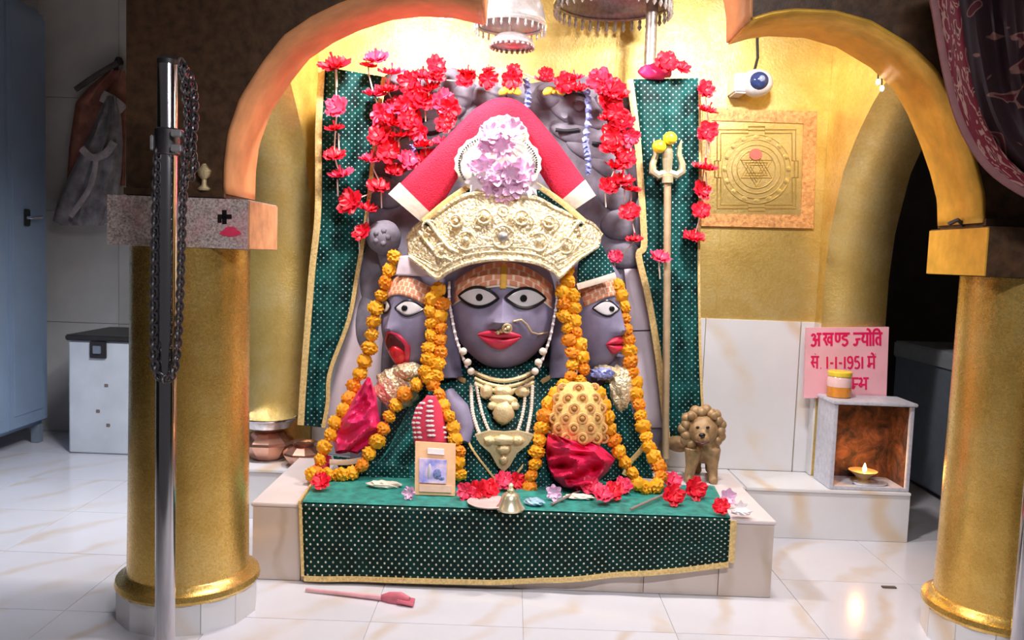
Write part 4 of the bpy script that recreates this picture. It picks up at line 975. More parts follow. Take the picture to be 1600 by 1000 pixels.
# embroidered pink hand cover
eh = thing('embroidered_cover', P(668, 690, 4.02), 'crimson hand cover embroidered with rows of white pearls above the orange card', 'cloth')
folded_rows = [(620, 668, 680), (635, 652, 688), (660, 644, 694), (688, 648, 698)]
m = MB()
def ehf(u, v, off=0):
    y = lerp(618, 694, v); xl = interp([(r[0], r[1]) for r in folded_rows], y); xr = interp([(r[0], r[2]) for r in folded_rows], y); a = (u - 0.5) * PI
    return P(lerp(xl, xr, 0.5 + 0.5 * math.sin(a)), y, 4.03 - (0.06 + off) * math.cos(a))
MB().grid(ehf, 14, 14).obj('cover', 'embroid_pink', eh, solid=0.008)
pm = MB().ico((0, 0, 0), (0.016, 0.008, 0.007), 1).mesh('pearl_stitch', 'flower_white')
for j in range(8):
    for u in ((0.5, 0.56) if j else (0.5,)): inst('pearl_stitch', pm, ehf(u, 0.12 + 0.1 * j, 0.008), eh)
    for u in (0.16, 0.28): inst('pearl_stitch', pm, ehf(u, 0.16 + 0.1 * j, 0.008), eh)
    if j > 4: inst('pearl_stitch', pm, ehf(0.86, 0.16 + 0.1 * j, 0.008), eh)
# orange framed card
cd_ = thing('picture_card', onD(680, 774), 'orange card with a small blue and lilac picture leaning on the lap', 'card')
Yc = onD(680, 774).y
MB().prism([P(649, 690, Yc + 0.06), P(712, 694, Yc + 0.06), P(711, 775, Yc), P(648, 773, Yc)], (0, 0.012, 0)).obj('board', 'card_orange', cd_, False)
MB().prism([P(655, 716, Yc + 0.033), P(698, 719, Yc + 0.031), P(697, 756, Yc + 0.006), P(655, 754, Yc + 0.006)], (0, 0.006, 0.0)).obj('picture', 'card_print', cd_, False)
MB().prism([P(668, 700, Yc + 0.048), P(694, 702, Yc + 0.047), P(694, 711, Yc + 0.04), P(668, 709, Yc + 0.04)], (0, 0.006, 0.0)).obj('printed_patch', 'flower_white', cd_, False)
for (x, y, hw, hh, mt) in ((683, 741, 7, 9, 'ribbon_blue'), (671, 736, 3, 13, 'flower_white'), (690, 748, 5, 4, 'ribbon_blue')):
    MB().ico(P(x, y, Yc + 0.012), (S(hw, Yc), 0.004, S(hh, Yc)), 2).obj('printed_figure', mt, cd_)
MB().prism([P(655, 757, Yc + 0.003), P(705, 759, Yc + 0.003), P(705, 770, Yc - 0.004), P(655, 768, Yc - 0.004)], (0, 0.006, 0.0)).obj('printed_band', 'capital_pale', cd_, False)

# ------------------------------------------------------------------ offerings on the dais
k_ = 0
names = ['red flower lying left of the brass bell', 'red flower lying among the offerings between card and brass bell', 'coral flower lying right beside the orange card', 'red flower standing up between card and brass bell',
         'red flower lying behind the brass bell', 'red flower touching the right of the brass bell', 'crimson flower at the foot of the crimson bundle', 'crimson flower lying under the crimson bundle, second from the left', 'crimson flower right of the crimson bundle',
         'crimson flower by the black hem right of the crimson bundle', 'magenta flower beside the end of the right marigold garland', 'red flower below the magenta one near the lion', 'large red flower at the feet of the lion', 'red flower at the right corner of the green cloth',
         'pale pink flower at the hind feet of the lion', 'magenta flower on the marigolds at the left corner of the dais', 'red flower at the left corner of the green cloth', 'pink flower lying left of the orange card', 'pink flower just left of the crimson bundle', 'white flower at the right corner of the dais']
spec = [(764, 764, 18, RED), (745, 768, 17, RED), (728, 768, 16, PRED), (748, 742, 14, RED), (786, 752, 17, PRED), (806, 752, 15, RED), (924, 760, 17, PRED), (940, 774, 18, PRED), (958, 768, 18, RED), (974, 760, 16, PRED),
        (1050, 752, 17, PRED), (1052, 774, 19, RED), (1086, 764, 20, RED), (1126, 792, 15, RED), (1136, 776, 15, PINK), (507, 722, 15, PRED), (502, 752, 17, RED), (640, 770, 12, PINK), (866, 770, 14, PINK), (1158, 792, 12, WHITE)]
for (x, y, r, ms), lab in zip(spec, names):
    Y = PZ(x, y + r * 0.75, DH + 0.02).y; o = flower('loose_flower', ms, x, y, Y, r, None, R_rnd.uniform(-1.0, -0.2)); tag(o, lab, 'flower', 'loose flowers on the dais')
for (x, y, lab) in ((487, 742, 'marigold head at the left corner of the dais cloth'), (512, 742, 'marigold head beside the red flower at the left dais corner'), (534, 742, 'lone marigold head on the hem left of the lap')):
    Y = PZ(x, y + 9, DH + 0.02).y; o = inst('loose_marigold', MAR[0], P(x, y, Y), None, (1, 2, 3), S(12, Y)); tag(o, lab, 'flower', 'loose marigolds on the dais')
def stand(px, py): q = onD(px, py); return q
b = stand(797, 796)
bl = thing('brass_bell', b, 'small pale brass handbell standing at the front of the dais cloth', 'bell')
MB().lathe([(0.062, 0), (0.066, 0.008), (0.052, 0.025), (0.042, 0.05), (0.036, 0.068), (0.016, 0.08)], 24, b).obj('bell_cup', 'bell_brass', bl)
MB().lathe([(0.012, 0.078), (0.018, 0.09), (0.009, 0.10), (0.013, 0.112), (0.005, 0.12)], 14, b).obj('handle', 'bell_brass', bl)
b = stand(764, 790)
tag(MB().lathe([(0.05, 0), (0.085, 0.006), (0.10, 0.016), (0.096, 0.018), (0.06, 0.010)], 28, b + Vector((0, 0.01, 0.0))).obj('offering_plate', 'pale_plate'), 'shallow pale pink offering plate behind the brass bell', 'plate')
for x0, y0, x1, y1, lab in ((862, 792, 905, 772, 'thin dark incense stick lying on the cloth right of the bell'), (985, 800, 1040, 776, 'long pale incense stick lying on the green cloth below the lion')):
    p, q = onD(x0, y0), onD(x1, y1); tag(MB().tube([p + Vector((0, 0, 0.012)), q + Vector((0, 0, 0.014))], 0.006, 6).obj('incense_stick', 'stick_brown'), lab, 'incense stick', 'incense sticks on the dais')
for x, y, hw, hh, lab, mt in ((600, 757, 26, 6, 'folded cream paper slip lying left of the orange card', 'cream_cloth'), (835, 784, 16, 6, 'crumpled blue foil scrap lying right of the brass bell', 'foil_blue'), (1158, 800, 16, 5, 'small white paper scrap at the right corner of the dais', 'flower_white'), (905, 776, 24, 4, 'cream leaf lying below the crimson bundle', 'cream_cloth')):
    Y = PZ(x, y + hh, DH + 0.016).y; tag(lump('offering_scrap', x, y, hw, hh, Y, 0.03, mt, None, 3, 0.25, 2.5, x), lab, 'offering')

# ------------------------------------------------------------------ trident
tr = thing('trident', P(1040, 700, 4.40), 'tall brass trident with two lemons on its prongs before the right drape', 'trident')
TY = 4.38
MB().tube([P(1043, 270, TY), P(1042, 480, TY), P(1040, 660, TY), P(1040, 716, TY)], 0.019, 10).obj('shaft', 'pole_brass', tr)
MB().tube([P(1043, 275, TY - 0.004), P(1043, 286, TY - 0.004)], 0.030, 12).obj('collar', 'trident_brass', tr)
MB().tube([P(1043, 240, TY), P(1043, 255, TY), P(1043, 275, TY)], [0.03, 0.026, 0.02], 10).obj('socket', 'trident_brass', tr)
for s in (-1, 1):
    MB().tube([P(1043 + s * x, y, TY) for x, y in ((2, 270), (14, 274), (23, 268), (23, 256), (18, 242), (19, 230), (22, 218))], [0.02, 0.022, 0.022, 0.018, 0.015, 0.012, 0.003], 8).obj('side_prong', 'trident_brass', tr)
MB().tube([P(1043, y, TY) for y in (262, 246, 236, 226, 214)], [0.018, 0.022, 0.028, 0.018, 0.003], 10).obj('middle_prong', 'trident_brass', tr)
for x, y, lab in ((1030, 229, 'yellow lemon stuck on the left prong of the trident'), (1047, 216, 'yellow lemon stuck on the middle prong of the trident')):
    o = MB().ico(P(x, y, TY - 0.03), (0.036, 0.034, 0.034), 3, lambda v: 1 + 0.25 * max(0, abs(v.x) - 0.85)).obj('lemon', 'lemon'); tag(o, lab, 'lemon', 'lemons on the trident')

# ------------------------------------------------------------------ lion figure
LB = onD(1095, 756); LY = LB.y + 0.12
ln = thing('lion_figure', (P(1098, 756, LY).x, LY, DH + 0.001), 'small brown brass lion figure standing right of the idol', 'figurine')
m = MB(); yy = LY
def el(x, y, hw, hh, d, Y, tl=0.0): m.ico(P(x, y, Y), (S(hw, Y), d, S(hh, Y)), 3, None, Matrix.Rotation(tl, 3, 'Y'))
el(1098, 690, 24, 34, 0.16, yy + 0.10); el(1098, 672, 24, 24, 0.07, yy - 0.03); el(1097, 684, 12, 11, 0.06, yy - 0.09); el(1060, 690, 22, 16, 0.10, yy + 0.22)
def leg(pts, rs): m.tube([P(x, y, Y) for x, y, Y in pts], rs, 10)
zf = lambda px, Y: None
for (xt, xb, Y) in ((1084, 1076, yy - 0.02), (1112, 1114, yy - 0.02), (1086, 1088, yy + 0.20), (1112, 1108, yy + 0.20)):
    a = P(xt, 700, Y); k = P((xt + xb) / 2, 728, Y); f = Vector((P(xb, 750, Y).x, Y, DH + 0.016)); m.tube([a, k, f, f + Vector((0, -0.035, 0))], [0.05, 0.030, 0.026, 0.020], 10)
lo = m.obj('body', 'wood_lion', ln); md = lo.modifiers.new('join', 'REMESH'); md.mode = 'VOXEL'; md.voxel_size = 0.009; md.use_smooth_shade = True
m = MB(); c = P(1098, 672, yy - 0.02)
for k in range(22):
    a = 2 * PI * k / 22; rr = S(27 + 3 * (k % 2), yy); m.ico(c + Vector((rr * math.cos(a), 0.01 * (k % 2), rr * 1.08 * math.sin(a))), (0.030, 0.035, 0.030), 2)
m.obj('mane', 'wood_lion', ln)
for s in (-1, 1):
    MB().ico(P(1098 + s * 8, 668, yy - 0.105), (0.010, 0.006, 0.008), 2).obj('eye', 'black', ln)
    MB().ico(P(1098 + s * 18, 650, yy - 0.06), (0.020, 0.014, 0.022), 2).obj('ear', 'wood_lion', ln)
MB().ico(P(1097, 680, yy - 0.15), (0.018, 0.012, 0.012), 2).obj('nose', 'black', ln)
MB().tube([P(1097 - 10, 690, yy - 0.135), P(1097, 694, yy - 0.15), P(1107, 690, yy - 0.135)], 0.006, 6).obj('mouth', 'mouth_dark', ln)
MB().tube([P(x, y, yy + 0.26) for x, y in ((1060, 690), (1046, 688), (1040, 692), (1036, 700))], [0.02, 0.02, 0.022, 0.03], 8).obj('tail', 'wood_lion', ln)

# ------------------------------------------------------------------ copper pots on the platform
def pot(x, y, r, label, Y=4.60, prof=None):
    q = PZ(x, y, PH + 0.001); q.y = max(q.y, 4.565) if x < 460 else 4.60
    q = P(x, y, q.y); q.z = PH + 0.001
    t = thing('copper_pot', q, label, 'pot', 'copper pots by the back wall')
    pr = prof or [(0.45, 0), (0.62, 0.10), (1.0, 0.62), (0.97, 0.72), (0.62, 0.98), (0.50, 1.06), (0.56, 1.16), (0.66, 1.20)]
    MB().lathe([(a * r, b_ * r) for a, b_ in pr[:6]], 10, q).obj('body', 'copper', t, False)
    MB().lathe([(a * r * 1.0, b_ * r) for a, b_ in pr[5:]] + [(0.60 * r, 1.20 * r), (0.46 * r, 1.08 * r)], 24, q, cap=False).obj('rim', 'copper', t)
    return q
q1 = pot(418, 716, 0.155, 'faceted copper pot under the wide steel dish')
q2 = pot(474, 712, 0.115, 'copper pot between the steel dish and the green drape')
z = q1.z + 0.187
dsh = thing('steel_dish', (q1.x, q1.y, z), 'wide shallow steel dish resting on the faceted copper pot', 'dish')
MB().lathe([(0.10, 0), (0.13, 0.004), (0.155, 0.05), (0.165, 0.056), (0.160, 0.060), (0.147, 0.052), (0.120, 0.012)], 40, (q1.x, q1.y, z)).obj('bowl', 'silver', dsh)
MB().tube([(q1.x + 0.163 * math.cos(a), q1.y + 0.163 * math.sin(a), z + 0.058) for a in [2 * PI * k / 40 for k in range(40)]], 0.006, 6, True).obj('rolled_rim', 'chrome', dsh)

# ------------------------------------------------------------------ gold yantra panel
yp = thing('yantra_panel', P(1187, 355, YB - 0.02), 'embossed gold sacred diagram panel in an orange frame on the wall', 'wall panel')
YY = YB - 0.018
def pq(x, y, Y=YY): return P(x, y, Y)
fr = [(1098, 168), (1277, 174), (1271, 357), (1096, 353)]; inr = [(1112, 188), (1256, 193), (1252, 336), (1110, 334)]
for k in range(4):
    a, b2 = fr[k], fr[(k + 1) % 4]; c, d = inr[(k + 1) % 4], inr[k]
    MB().prism([pq(*a), pq(*b2), pq(*c), pq(*d)], (0, 0.017, 0)).obj('frame_rail', 'frame_orange', yp, False)
MB().prism([pq(x, y, YY + 0.008) for x, y in inr], (0, 0.009, 0)).obj('plate', 'yantra_gold', yp, False)
Cx, Cy = 1182, 264; YR = YY + 0.006
def yring(r, th=0.004): MB().tube([P(Cx + r * math.cos(a), Cy + r * math.sin(a), YR) for a in [2 * PI * k / 48 for k in range(48)]], th, 5, True).obj('embossed_ring', 'yantra_gold', yp)
for r in (30, 38, 46, 54): yring(r)
for k in range(16):
    a = 2 * PI * k / 16; MB().ico(P(Cx + 50 * math.cos(a), Cy + 50 * math.sin(a), YR), (S(5, 4.9), 0.004, S(5, 4.9)), 1).obj('petal', 'yantra_gold', yp)
for d in (60, 66):
    g = 14; sq = [(-d, -d), (-g, -d), (-g, -d - 5), (g, -d - 5), (g, -d), (d, -d), (d, -g), (d + 4, -g), (d + 4, g), (d, g), (d, d), (g, d), (g, d + 4), (-g, d + 4), (-g, d), (-d, d), (-d, g), (-d - 4, g), (-d - 4, -g), (-d, -g)]
    MB().tube([P(Cx + x * 0.93, Cy + y * 0.93, YR) for x, y in sq], 0.004, 4, True).obj('embossed_gate', 'yantra_gold', yp)
for up in (1, -1):
    for r in (28, 20, 12):
        MB().tube([P(Cx + r * math.sin(2 * PI * k / 3), Cy - up * r * math.cos(2 * PI * k / 3), YR) for k in range(3)], 0.0035, 4, True).obj('embossed_triangle', 'yantra_gold', yp)
MB().prism([P(1181 + 10 * math.cos(a), 241 + 9 * math.sin(a), YR - 0.006) for a in [2 * PI * k / 16 for k in range(16)]], (0, 0.006, 0)).obj('pink_dot', 'dot_pink', yp, False)

# ------------------------------------------------------------------ dome camera on the wall
cv = thing('security_camera', P(1182, 150, 4.80), 'white dome security camera above the gold panel', 'camera')
c = P(1182, 130, 4.76)
MB().ico(c, (S(25, 4.76), 0.09, S(21, 4.76)), 3).obj('housing', 'plastic_white', cv)
MB().ico(c + Vector((-0.004, -0.055, 0)), (S(15, 4.76), 0.055, S(14, 4.76)), 3).obj('lens_dome', 'lens_blue', cv)
MB().ico(c + Vector((0.0, -0.106, 0.004)), (S(5, 4.76), 0.008, S(5, 4.76)), 2).obj('lens', 'lens_ring', cv)
MB().box((c.x - S(34, 4.8), c.y - 0.02, c.z - S(16, 4.8)), (c.x - S(14, 4.8), YB, c.z + S(14, 4.8)), 0.01).obj('bracket', 'plastic_white', cv)
MB().tube([c + Vector((0.0, 0.09, 0.05)), P(1184, 90, YB - 0.012), P(1183, 50, YB - 0.012), P(1183, -30, YB - 0.012)], 0.008, 6).obj('cable', 'rubber_black', cv)

# ------------------------------------------------------------------ sign board with its painted writing
SY = 4.765
sg = thing('sign_board', P(1322, 622, SY), 'pink sign board painted with magenta Hindi writing above the lamp box', 'sign')
sc = [(1260, 512), (1389, 511), (1385, 622), (1256, 622)]
MB().prism([P(x, y, SY) for x, y in sc], (0, 0.018, 0)).obj('board', 'sign_pink', sg, False)
def stroke(m, pts, ox, oy, w_, h_, th=1.5):
    q = curve([V2((ox + x * w_, oy - y * h_)) for x, y in pts], 4) if len(pts) > 2 else [V2((ox + x * w_, oy - y * h_)) for x, y in pts]
    m.tube([P(a.x, a.y, SY - 0.001) for a in q], S(th, SY), 6, flat=0.15)
GL = {  # strokes on a grid: headline at 1, foot at 0
 'a': (0.95, [[(0.05, 0.80), (0.20, 0.95), (0.36, 0.82), (0.28, 0.62), (0.16, 0.56)], [(0.16, 0.56), (0.36, 0.46), (0.40, 0.22), (0.22, 0.02), (0.02, 0.14)], [(0.30, 0.52), (0.66, 0.52)], [(0.68, 1), (0.68, 0)], [(0.48, 1), (0.90, 1)]]),
 'kha': (1.05, [[(0.02, 1), (0.98, 1)], [(0.10, 0.98), (0.28, 0.92), (0.30, 0.70), (0.12, 0.58)], [(0.12, 0.58), (0.26, 0.40), (0.42, 0.06)], [(0.78, 0.66), (0.58, 0.72), (0.48, 0.50), (0.58, 0.30), (0.78, 0.36)], [(0.78, 1), (0.78, 0)]]),
 'nh': (0.55, [[(0, 1), (0.6, 1)], [(0.10, 1), (0.10, 0.50), (0.24, 0.36), (0.40, 0.50), (0.40, 1)]]),
 'da': (0.70, [[(0, 1), (0.72, 1)], [(0.44, 1), (0.44, 0.84), (0.20, 0.80), (0.10, 0.64), (0.24, 0.54), (0.46, 0.46), (0.50, 0.22), (0.28, 0.04), (0.08, 0.16)]]),
 'jy': (0.62, [[(0, 1), (0.66, 1)], [(0.04, 0.18), (0.14, 0.06), (0.30, 0.16), (0.34, 0.40), (0.28, 0.50)], [(0.18, 0.52), (0.62, 0.56)]]),
 'yo': (0.95, [[(0, 1), (0.95, 1)], [(0.10, 1), (0.26, 0.80), (0.14, 0.56), (0.26, 0.32), (0.54, 0.36)], [(0.56, 1), (0.56, 0)], [(0.82, 1), (0.82, 0)], [(0.82, 1.0), (0.74, 1.26), (0.52, 1.36)]]),
 'ti': (0.90, [[(0, 1), (0.90, 1)], [(0.12, 1), (0.12, 0)], [(0.12, 1.0), (0.22, 1.26), (0.52, 1.30), (0.70, 1.02)], [(0.70, 1), (0.70, 0)], [(0.70, 0.62), (0.46, 0.66), (0.36, 0.44), (0.42, 0.20), (0.54, 0.08)]]),
 'sam': (0.85, [[(0, 1), (0.85, 1)], [(0.10, 1), (0.24, 0.86), (0.20, 0.66), (0.06, 0.52)], [(0.06, 0.56), (0.34, 0.10)], [(0.18, 0.52), (0.62, 0.52)], [(0.64, 1), (0.64, 0)], [(0.42, 1.22), (0.46, 1.24)]]),
 '.': (0.35, [[(0.14, 0.04), (0.20, 0.04)]]), '-': (0.50, [[(0.08, 0.46), (0.40, 0.46)]]),
 '1': (0.40, [[(0.18, 1.0), (0.18, 0.0)]]),
 '9': (0.70, [[(0.56, 0.72), (0.44, 0.98), (0.16, 0.94), (0.10, 0.68), (0.26, 0.50), (0.50, 0.54), (0.56, 0.72), (0.56, 0.30), (0.36, 0.02), (0.10, 0.12)]]),
 '5': (0.70, [[(0.56, 1.0), (0.16, 1.0)], [(0.16, 1.0), (0.14, 0.58)], [(0.14, 0.58), (0.40, 0.62), (0.58, 0.34), (0.42, 0.04), (0.10, 0.08)]]),
 'mem': (0.90, [[(0, 1), (0.90, 1)], [(0.16, 1), (0.16, 0.36), (0.06, 0.24), (0.20, 0.16), (0.28, 0.36)], [(0.16, 0.42), (0.66, 0.42)], [(0.68, 1), (0.68, 0)], [(0.68, 1.0), (0.58, 1.22), (0.38, 1.32)], [(0.82, 1.22), (0.86, 1.22)]]),
 'mh': (0.62, [[(0, 1), (0.64, 1)], [(0.16, 1), (0.16, 0.36), (0.06, 0.22), (0.20, 0.12), (0.30, 0.34)], [(0.18, 0.46), (0.60, 0.50)]]),
 'bha': (0.90, [[(0.42, 1), (0.90, 1)], [(0.06, 0.92), (0.20, 1.0), (0.30, 0.84), (0.22, 0.56), (0.08, 0.44), (0.24, 0.26), (0.34, 0.44)], [(0.26, 0.44), (0.66, 0.44)], [(0.66, 1), (0.66, 0)]]),
 ' ': (0.30, [])}
def write(chars, x0, y0, w_, h_, th, slope=0.0):
    x = x0
    for ch in chars:
        adv, st = GL[ch]
        if st:
            m = MB()
            for s in st: stroke(m, s, x, y0 + (x - x0) * slope, w_, h_, th)
            m.obj('painted_letter', 'sign_ink', sg)
        x += adv * w_
write(['a', 'kha', 'nh', 'da', ' ', 'jy', 'yo', 'ti'], 1267, 541, 18.6, 19.5, 2.0, -0.008)
write(['sam', '.', ' ', '1', '-', '1', '-', '1', '9', '5', '1', ' ', 'mem'], 1267, 576, 15.2, 18.5, 1.7, 0.0)
write(['mh', 'bha'], 1330, 609, 18, 18, 1.8, 0.0)

# ------------------------------------------------------------------ lamp box with the eternal flame
bx0 = P(1295, 772, PY0 + 0.01).x; bx1 = P(1420, 772, PY0 + 0.01).x; by0, by1 = PY0 + 0.01, 4.755; bz0 = PH + 0.001; bz1 = bz0 + 0.475; th = 0.022
lb = thing('lamp_box', ((bx0 + bx1) / 2, (by0 + by1) / 2, bz0), 'open-fronted grey metal lamp box, sooty inside, on the platform', 'lamp box')
MB().box((bx0, by0, bz0), (bx0 + th, by1, bz1), 0.003).obj('side_panel', 'lamp_box', lb, False)
MB().box((bx1 - th, by0, bz0), (bx1, by1, bz1), 0.003).obj('side_panel', 'lamp_box', lb, False)
MB().box((bx0 - 0.012, by0 - 0.012, bz1), (bx1 + 0.012, by1, bz1 + 0.018), 0.004).obj('top_panel', 'lamp_box', lb, False)
MB().box((bx0 + th, by0, bz0), (bx1 - th, by1, bz0 + 0.02), 0.003).obj('bottom_panel', 'lamp_box', lb, False)
MB().box((bx0 + th, by1 - 0.015, bz0 + 0.02), (bx1 - th, by1 - 0.002, bz1)).obj('back_panel', 'soot', lb, False)
MB().box((bx0 + th, by0 + 0.02, bz0 + 0.02), (bx0 + th + 0.004, by1 - 0.016, bz1)).obj('soot_lining', 'soot', lb, False)
MB().box((bx1 - th - 0.004, by0 + 0.02, bz0 + 0.02), (bx1 - th, by1 - 0.016, bz1)).obj('soot_lining', 'soot', lb, False)
MB().box((bx0 + th, by0 + 0.01, bz1 - 0.006), (bx1 - th, by1 - 0.016, bz1)).obj('soot_lining', 'soot_black', lb, False)
dx, dy = P(1348, 740, 4.62).x, 4.62
dl = thing('oil_lamp', (dx, dy, bz0 + 0.02), 'small brass oil lamp burning inside the sooty lamp box', 'oil lamp')
MB().lathe([(0.05, 0), (0.055, 0.006), (0.03, 0.02), (0.045, 0.04), (0.075, 0.062), (0.078, 0.066), (0.06, 0.058)], 24, (dx, dy, bz0 + 0.02)).obj('bowl', 'brass_old', dl)
MB().lathe([(0.002, 0), (0.010, 0.010), (0.012, 0.022), (0.006, 0.042), (0.001, 0.055)], 12, (dx, dy - 0.02, bz0 + 0.078)).obj('flame', 'flame', dl)
pl = bpy.data.lights.new('oil_flame_light', 'POINT'); pl.energy = 1.7; pl.color = (1.0, 0.42, 0.12); pl.shadow_soft_size = 0.03
po = bpy.data.objects.new('oil_flame_light', pl); COL.objects.link(po); po.location = (dx, dy - 0.03, bz0 + 0.14)
tag(MB().lathe([(0.09, 0), (0.10, 0.01), (0.098, 0.014), (0.07, 0.006)], 24, (dx + 0.02, by0 + 0.055, bz0 + 0.021), sy=0.42).obj('ash_tray', 'silver'), 'flat tray at the open mouth of the lamp box', 'tray')
jq = P(1310, 622, 4.66); jq.z = bz1 + 0.019
jr = thing('jar', jq, 'small orange-filled glass jar with yellow lid before the pink sign', 'jar')
MB().lathe([(0.060, 0), (0.066, 0.006), (0.066, 0.060)], 24, jq).obj('filling', 'glass_orange', jr)
MB().lathe([(0.066, 0.060), (0.067, 0.105), (0.060, 0.118)], 24, jq).obj('glass', 'jar_clear', jr)
MB().lathe([(0.064, 0.118), (0.066, 0.122), (0.066, 0.142), (0.062, 0.146)], 24, jq).obj('lid', 'lid_yellow', jr)
# ------------------------------------------------------------------ silver umbrellas hanging over the idol
def umbrella(name, px, py, rpx, Y, hpx, mat, label, rod=True, fringe=28, second=None):
    c = P(px, py, Y); r = S(rpx, Y); hh = S(hpx, Y)
    t = thing(name, c, label, 'canopy', 'silver umbrellas above the idol')
    MB().lathe([(r, 0), (r * 0.98, hh * 0.18), (r * 0.88, hh * 0.5), (r * 0.68, hh * 0.8), (r * 0.34, hh * 0.97), (0.012, hh)], 40, c, cap=False).obj('dome', mat, t, solid=0.006)
    MB().tube([c + Vector((r * math.cos(a), r * math.sin(a), 0.0)) for a in [2 * PI * k / 40 for k in range(40)]], 0.009, 6, True).obj('rim', mat, t)
    me = MB().lathe([(0.002, 0), (0.009, -0.012), (0.006, -0.028), (0.011, -0.042), (0.002, -0.058)], 8).mesh('pendant_drop', mat)
    for k in range(fringe):
        a = 2 * PI * k / fringe; inst('pendant_drop', me, c + Vector((r * math.cos(a), r * math.sin(a), -0.004)), t, scale=r / 0.2 * 0.75)
    if rod: MB().tube([c + Vector((0, 0, hh * 0.9)), Vector((c.x, c.y, 3.598))], 0.010, 8).obj('rod', mat, t)
    return t, c, r, hh
t, c, r, hh = umbrella('silver_umbrella', 797, 40, 54, 4.30, 62, 'silver', 'silver umbrella canopy with a smaller tier, hanging above the headdress')
MB().tube([c, c + Vector((0, 0, -0.09))], 0.010, 8).obj('stem', 'silver', t)
c2_ = P(800, 72, 4.30)
MB().lathe([(S(34, 4.3), 0), (S(32, 4.3), 0.02), (S(22, 4.3), 0.05), (0.01, 0.062)], 32, c2_, cap=False).obj('lower_dome', 'silver', t, solid=0.006)
me = MB().ico((0, 0, 0), 0.010, 1).mesh('bead', 'tarnished_silver')
for k in range(24): a = 2 * PI * k / 24; inst('bead', me, c2_ + Vector((S(33, 4.3) * math.cos(a), S(33, 4.3) * math.sin(a), -0.006)), t)
umbrella('silver_umbrella', 958, 6, 88, 4.50, 60, 'tarnished_silver', 'wide tarnished silver umbrella canopy right of the tiered one', fringe=40)
# iron strut standing on the slab, carrying the wide umbrella
st = P(1014, 122, 4.60)
tag(MB().tube([P(1014, 122, 4.60), P(1017, 60, 4.60), Vector((P(1018, 0, 4.60).x, 4.60, 3.598))], S(9, 4.6), 10).obj('umbrella_strut', 'tarnished_silver'), 'grey upright strut rising behind the right green cloth to the canopy', 'strut')

# ------------------------------------------------------------------ lamps behind the arch
def flood(px, py, lab, loc, tgt):
    loc = Vector(loc); d = (Vector(tgt) - loc).normalized(); rot = d.to_track_quat('-Z', 'Y').to_matrix()
    t = thing('flood_lamp', loc, lab, 'lamp', 'flood lamps behind the arch'); xf = Matrix.Translation(loc - d * 0.03) @ rot.to_4x4()
    MB().box((-0.19, -0.07, -0.01), (0.19, 0.07, 0.02), 0.006, xf).obj('housing', 'dark_metal', t, False)
    MB().box((-0.17, -0.05, -0.014), (0.17, 0.05, -0.0105), 0, xf).obj('diffuser', 'led_white', t, False)
    MB().tube([loc - d * 0.03, Vector((loc.x, loc.y + 0.02, loc.z + 0.12)), Vector((loc.x, AL.y + TW / 2 - 0.01, loc.z + 0.16))], 0.012, 6).obj('arm', 'dark_metal', t)
flood(0, 0, 'white flood lamp behind the arch at the left', (-0.62, 3.66, 2.86), (-0.05, 4.75, 1.2))
flood(0, 0, 'white flood lamp behind the arch at the right', (1.05, 3.60, 2.86), (0.35, 4.75, 1.1))
for c0, ax, lab in (((-1.60, 4.1, 2.325), 'y', 'added unseen fill lamp on the outer face of the left side arch'), ((0.6, 0.9, 3.375), 'x', 'added unseen fill lamp under the hall ceiling before the arch')):  # housings added out of view for the two fill lights
    L = (0.48, 0.05) if ax == 'x' else (0.05, 0.48); t = thing('hall_fill_lamp', c0, lab, 'lamp', 'added fill lamps'); k = Vector(c0); k.x += 0.045 if ax == 'y' else 0; k.z += 0 if ax == 'y' else 0.06
    MB().box((k.x - L[0], k.y - L[1], k.z), (k.x + L[0], k.y + L[1], k.z + 0.05), 0.01).obj('batten', 'plastic_white', t, False)
    MB().tube([k + Vector((-L[0], 0, -0.012)) if ax == 'x' else k + Vector((0, -L[1], -0.012)), k + Vector((L[0], 0, -0.012)) if ax == 'x' else k + Vector((0, L[1], -0.012))], 0.013, 10).obj('tube', 'led_soft', t)
# little white tags of an LED strip on the left lobe
ls = thing('led_strip', PA(690, 30, TW / 2 + 0.02), 'short row of white LED lights on the arch beside the tiered umbrella', 'lights')
for x, y, w_ in ((658, 20, 9), (676, 22, 12), (690, 25, 10), (704, 27, 12)):
    MB().ico(PA(x, y, TW / 2 + 0.02), (S(w_ / 2, 3.5), 0.012, S(4, 3.5)), 2).obj('led', 'led_soft', ls)
# two small bulbs on wires under the right lobe
for (x, y0, y1, lab) in ((1372, 108, 128, 'tiny white bulb on a wire under the right arch, the left one'), (1378, 112, 138, 'tiny white bulb on a wire under the right arch, the lower one')):
    b = thing('hanging_bulb', PA(x, y1, TW / 2 + 0.03), lab, 'bulb', 'tiny bulbs under the right arch')
    MB().tube([PA(x, y0 - 25, TW / 2 + 0.03), PA(x, y1, TW / 2 + 0.03)], 0.003, 5).obj('wire', 'rubber_black', b)
    MB().ico(PA(x, y1, TW / 2 + 0.03), (0.009, 0.009, 0.013), 2).obj('glass', 'led_soft', b)
# clip lying on the right capital
q = PA(1494, 346, -0.02); ck = thing('metal_clip', (q.x, q.y, zc), 'small dark metal clips on the ledge of the right capital', 'clip')
MB().tube([Vector((q.x - 0.03, q.y, zc + 0.012)), Vector((q.x, q.y - 0.01, zc + 0.03)), Vector((q.x + 0.03, q.y, zc + 0.012))], 0.009, 6).obj('loop', 'dark_metal', ck)
MB().tube([Vector((q.x + 0.05, q.y, zc + 0.008)), Vector((q.x + 0.08, q.y - 0.01, zc + 0.03))], 0.008, 6).obj('pin', 'dark_metal', ck)

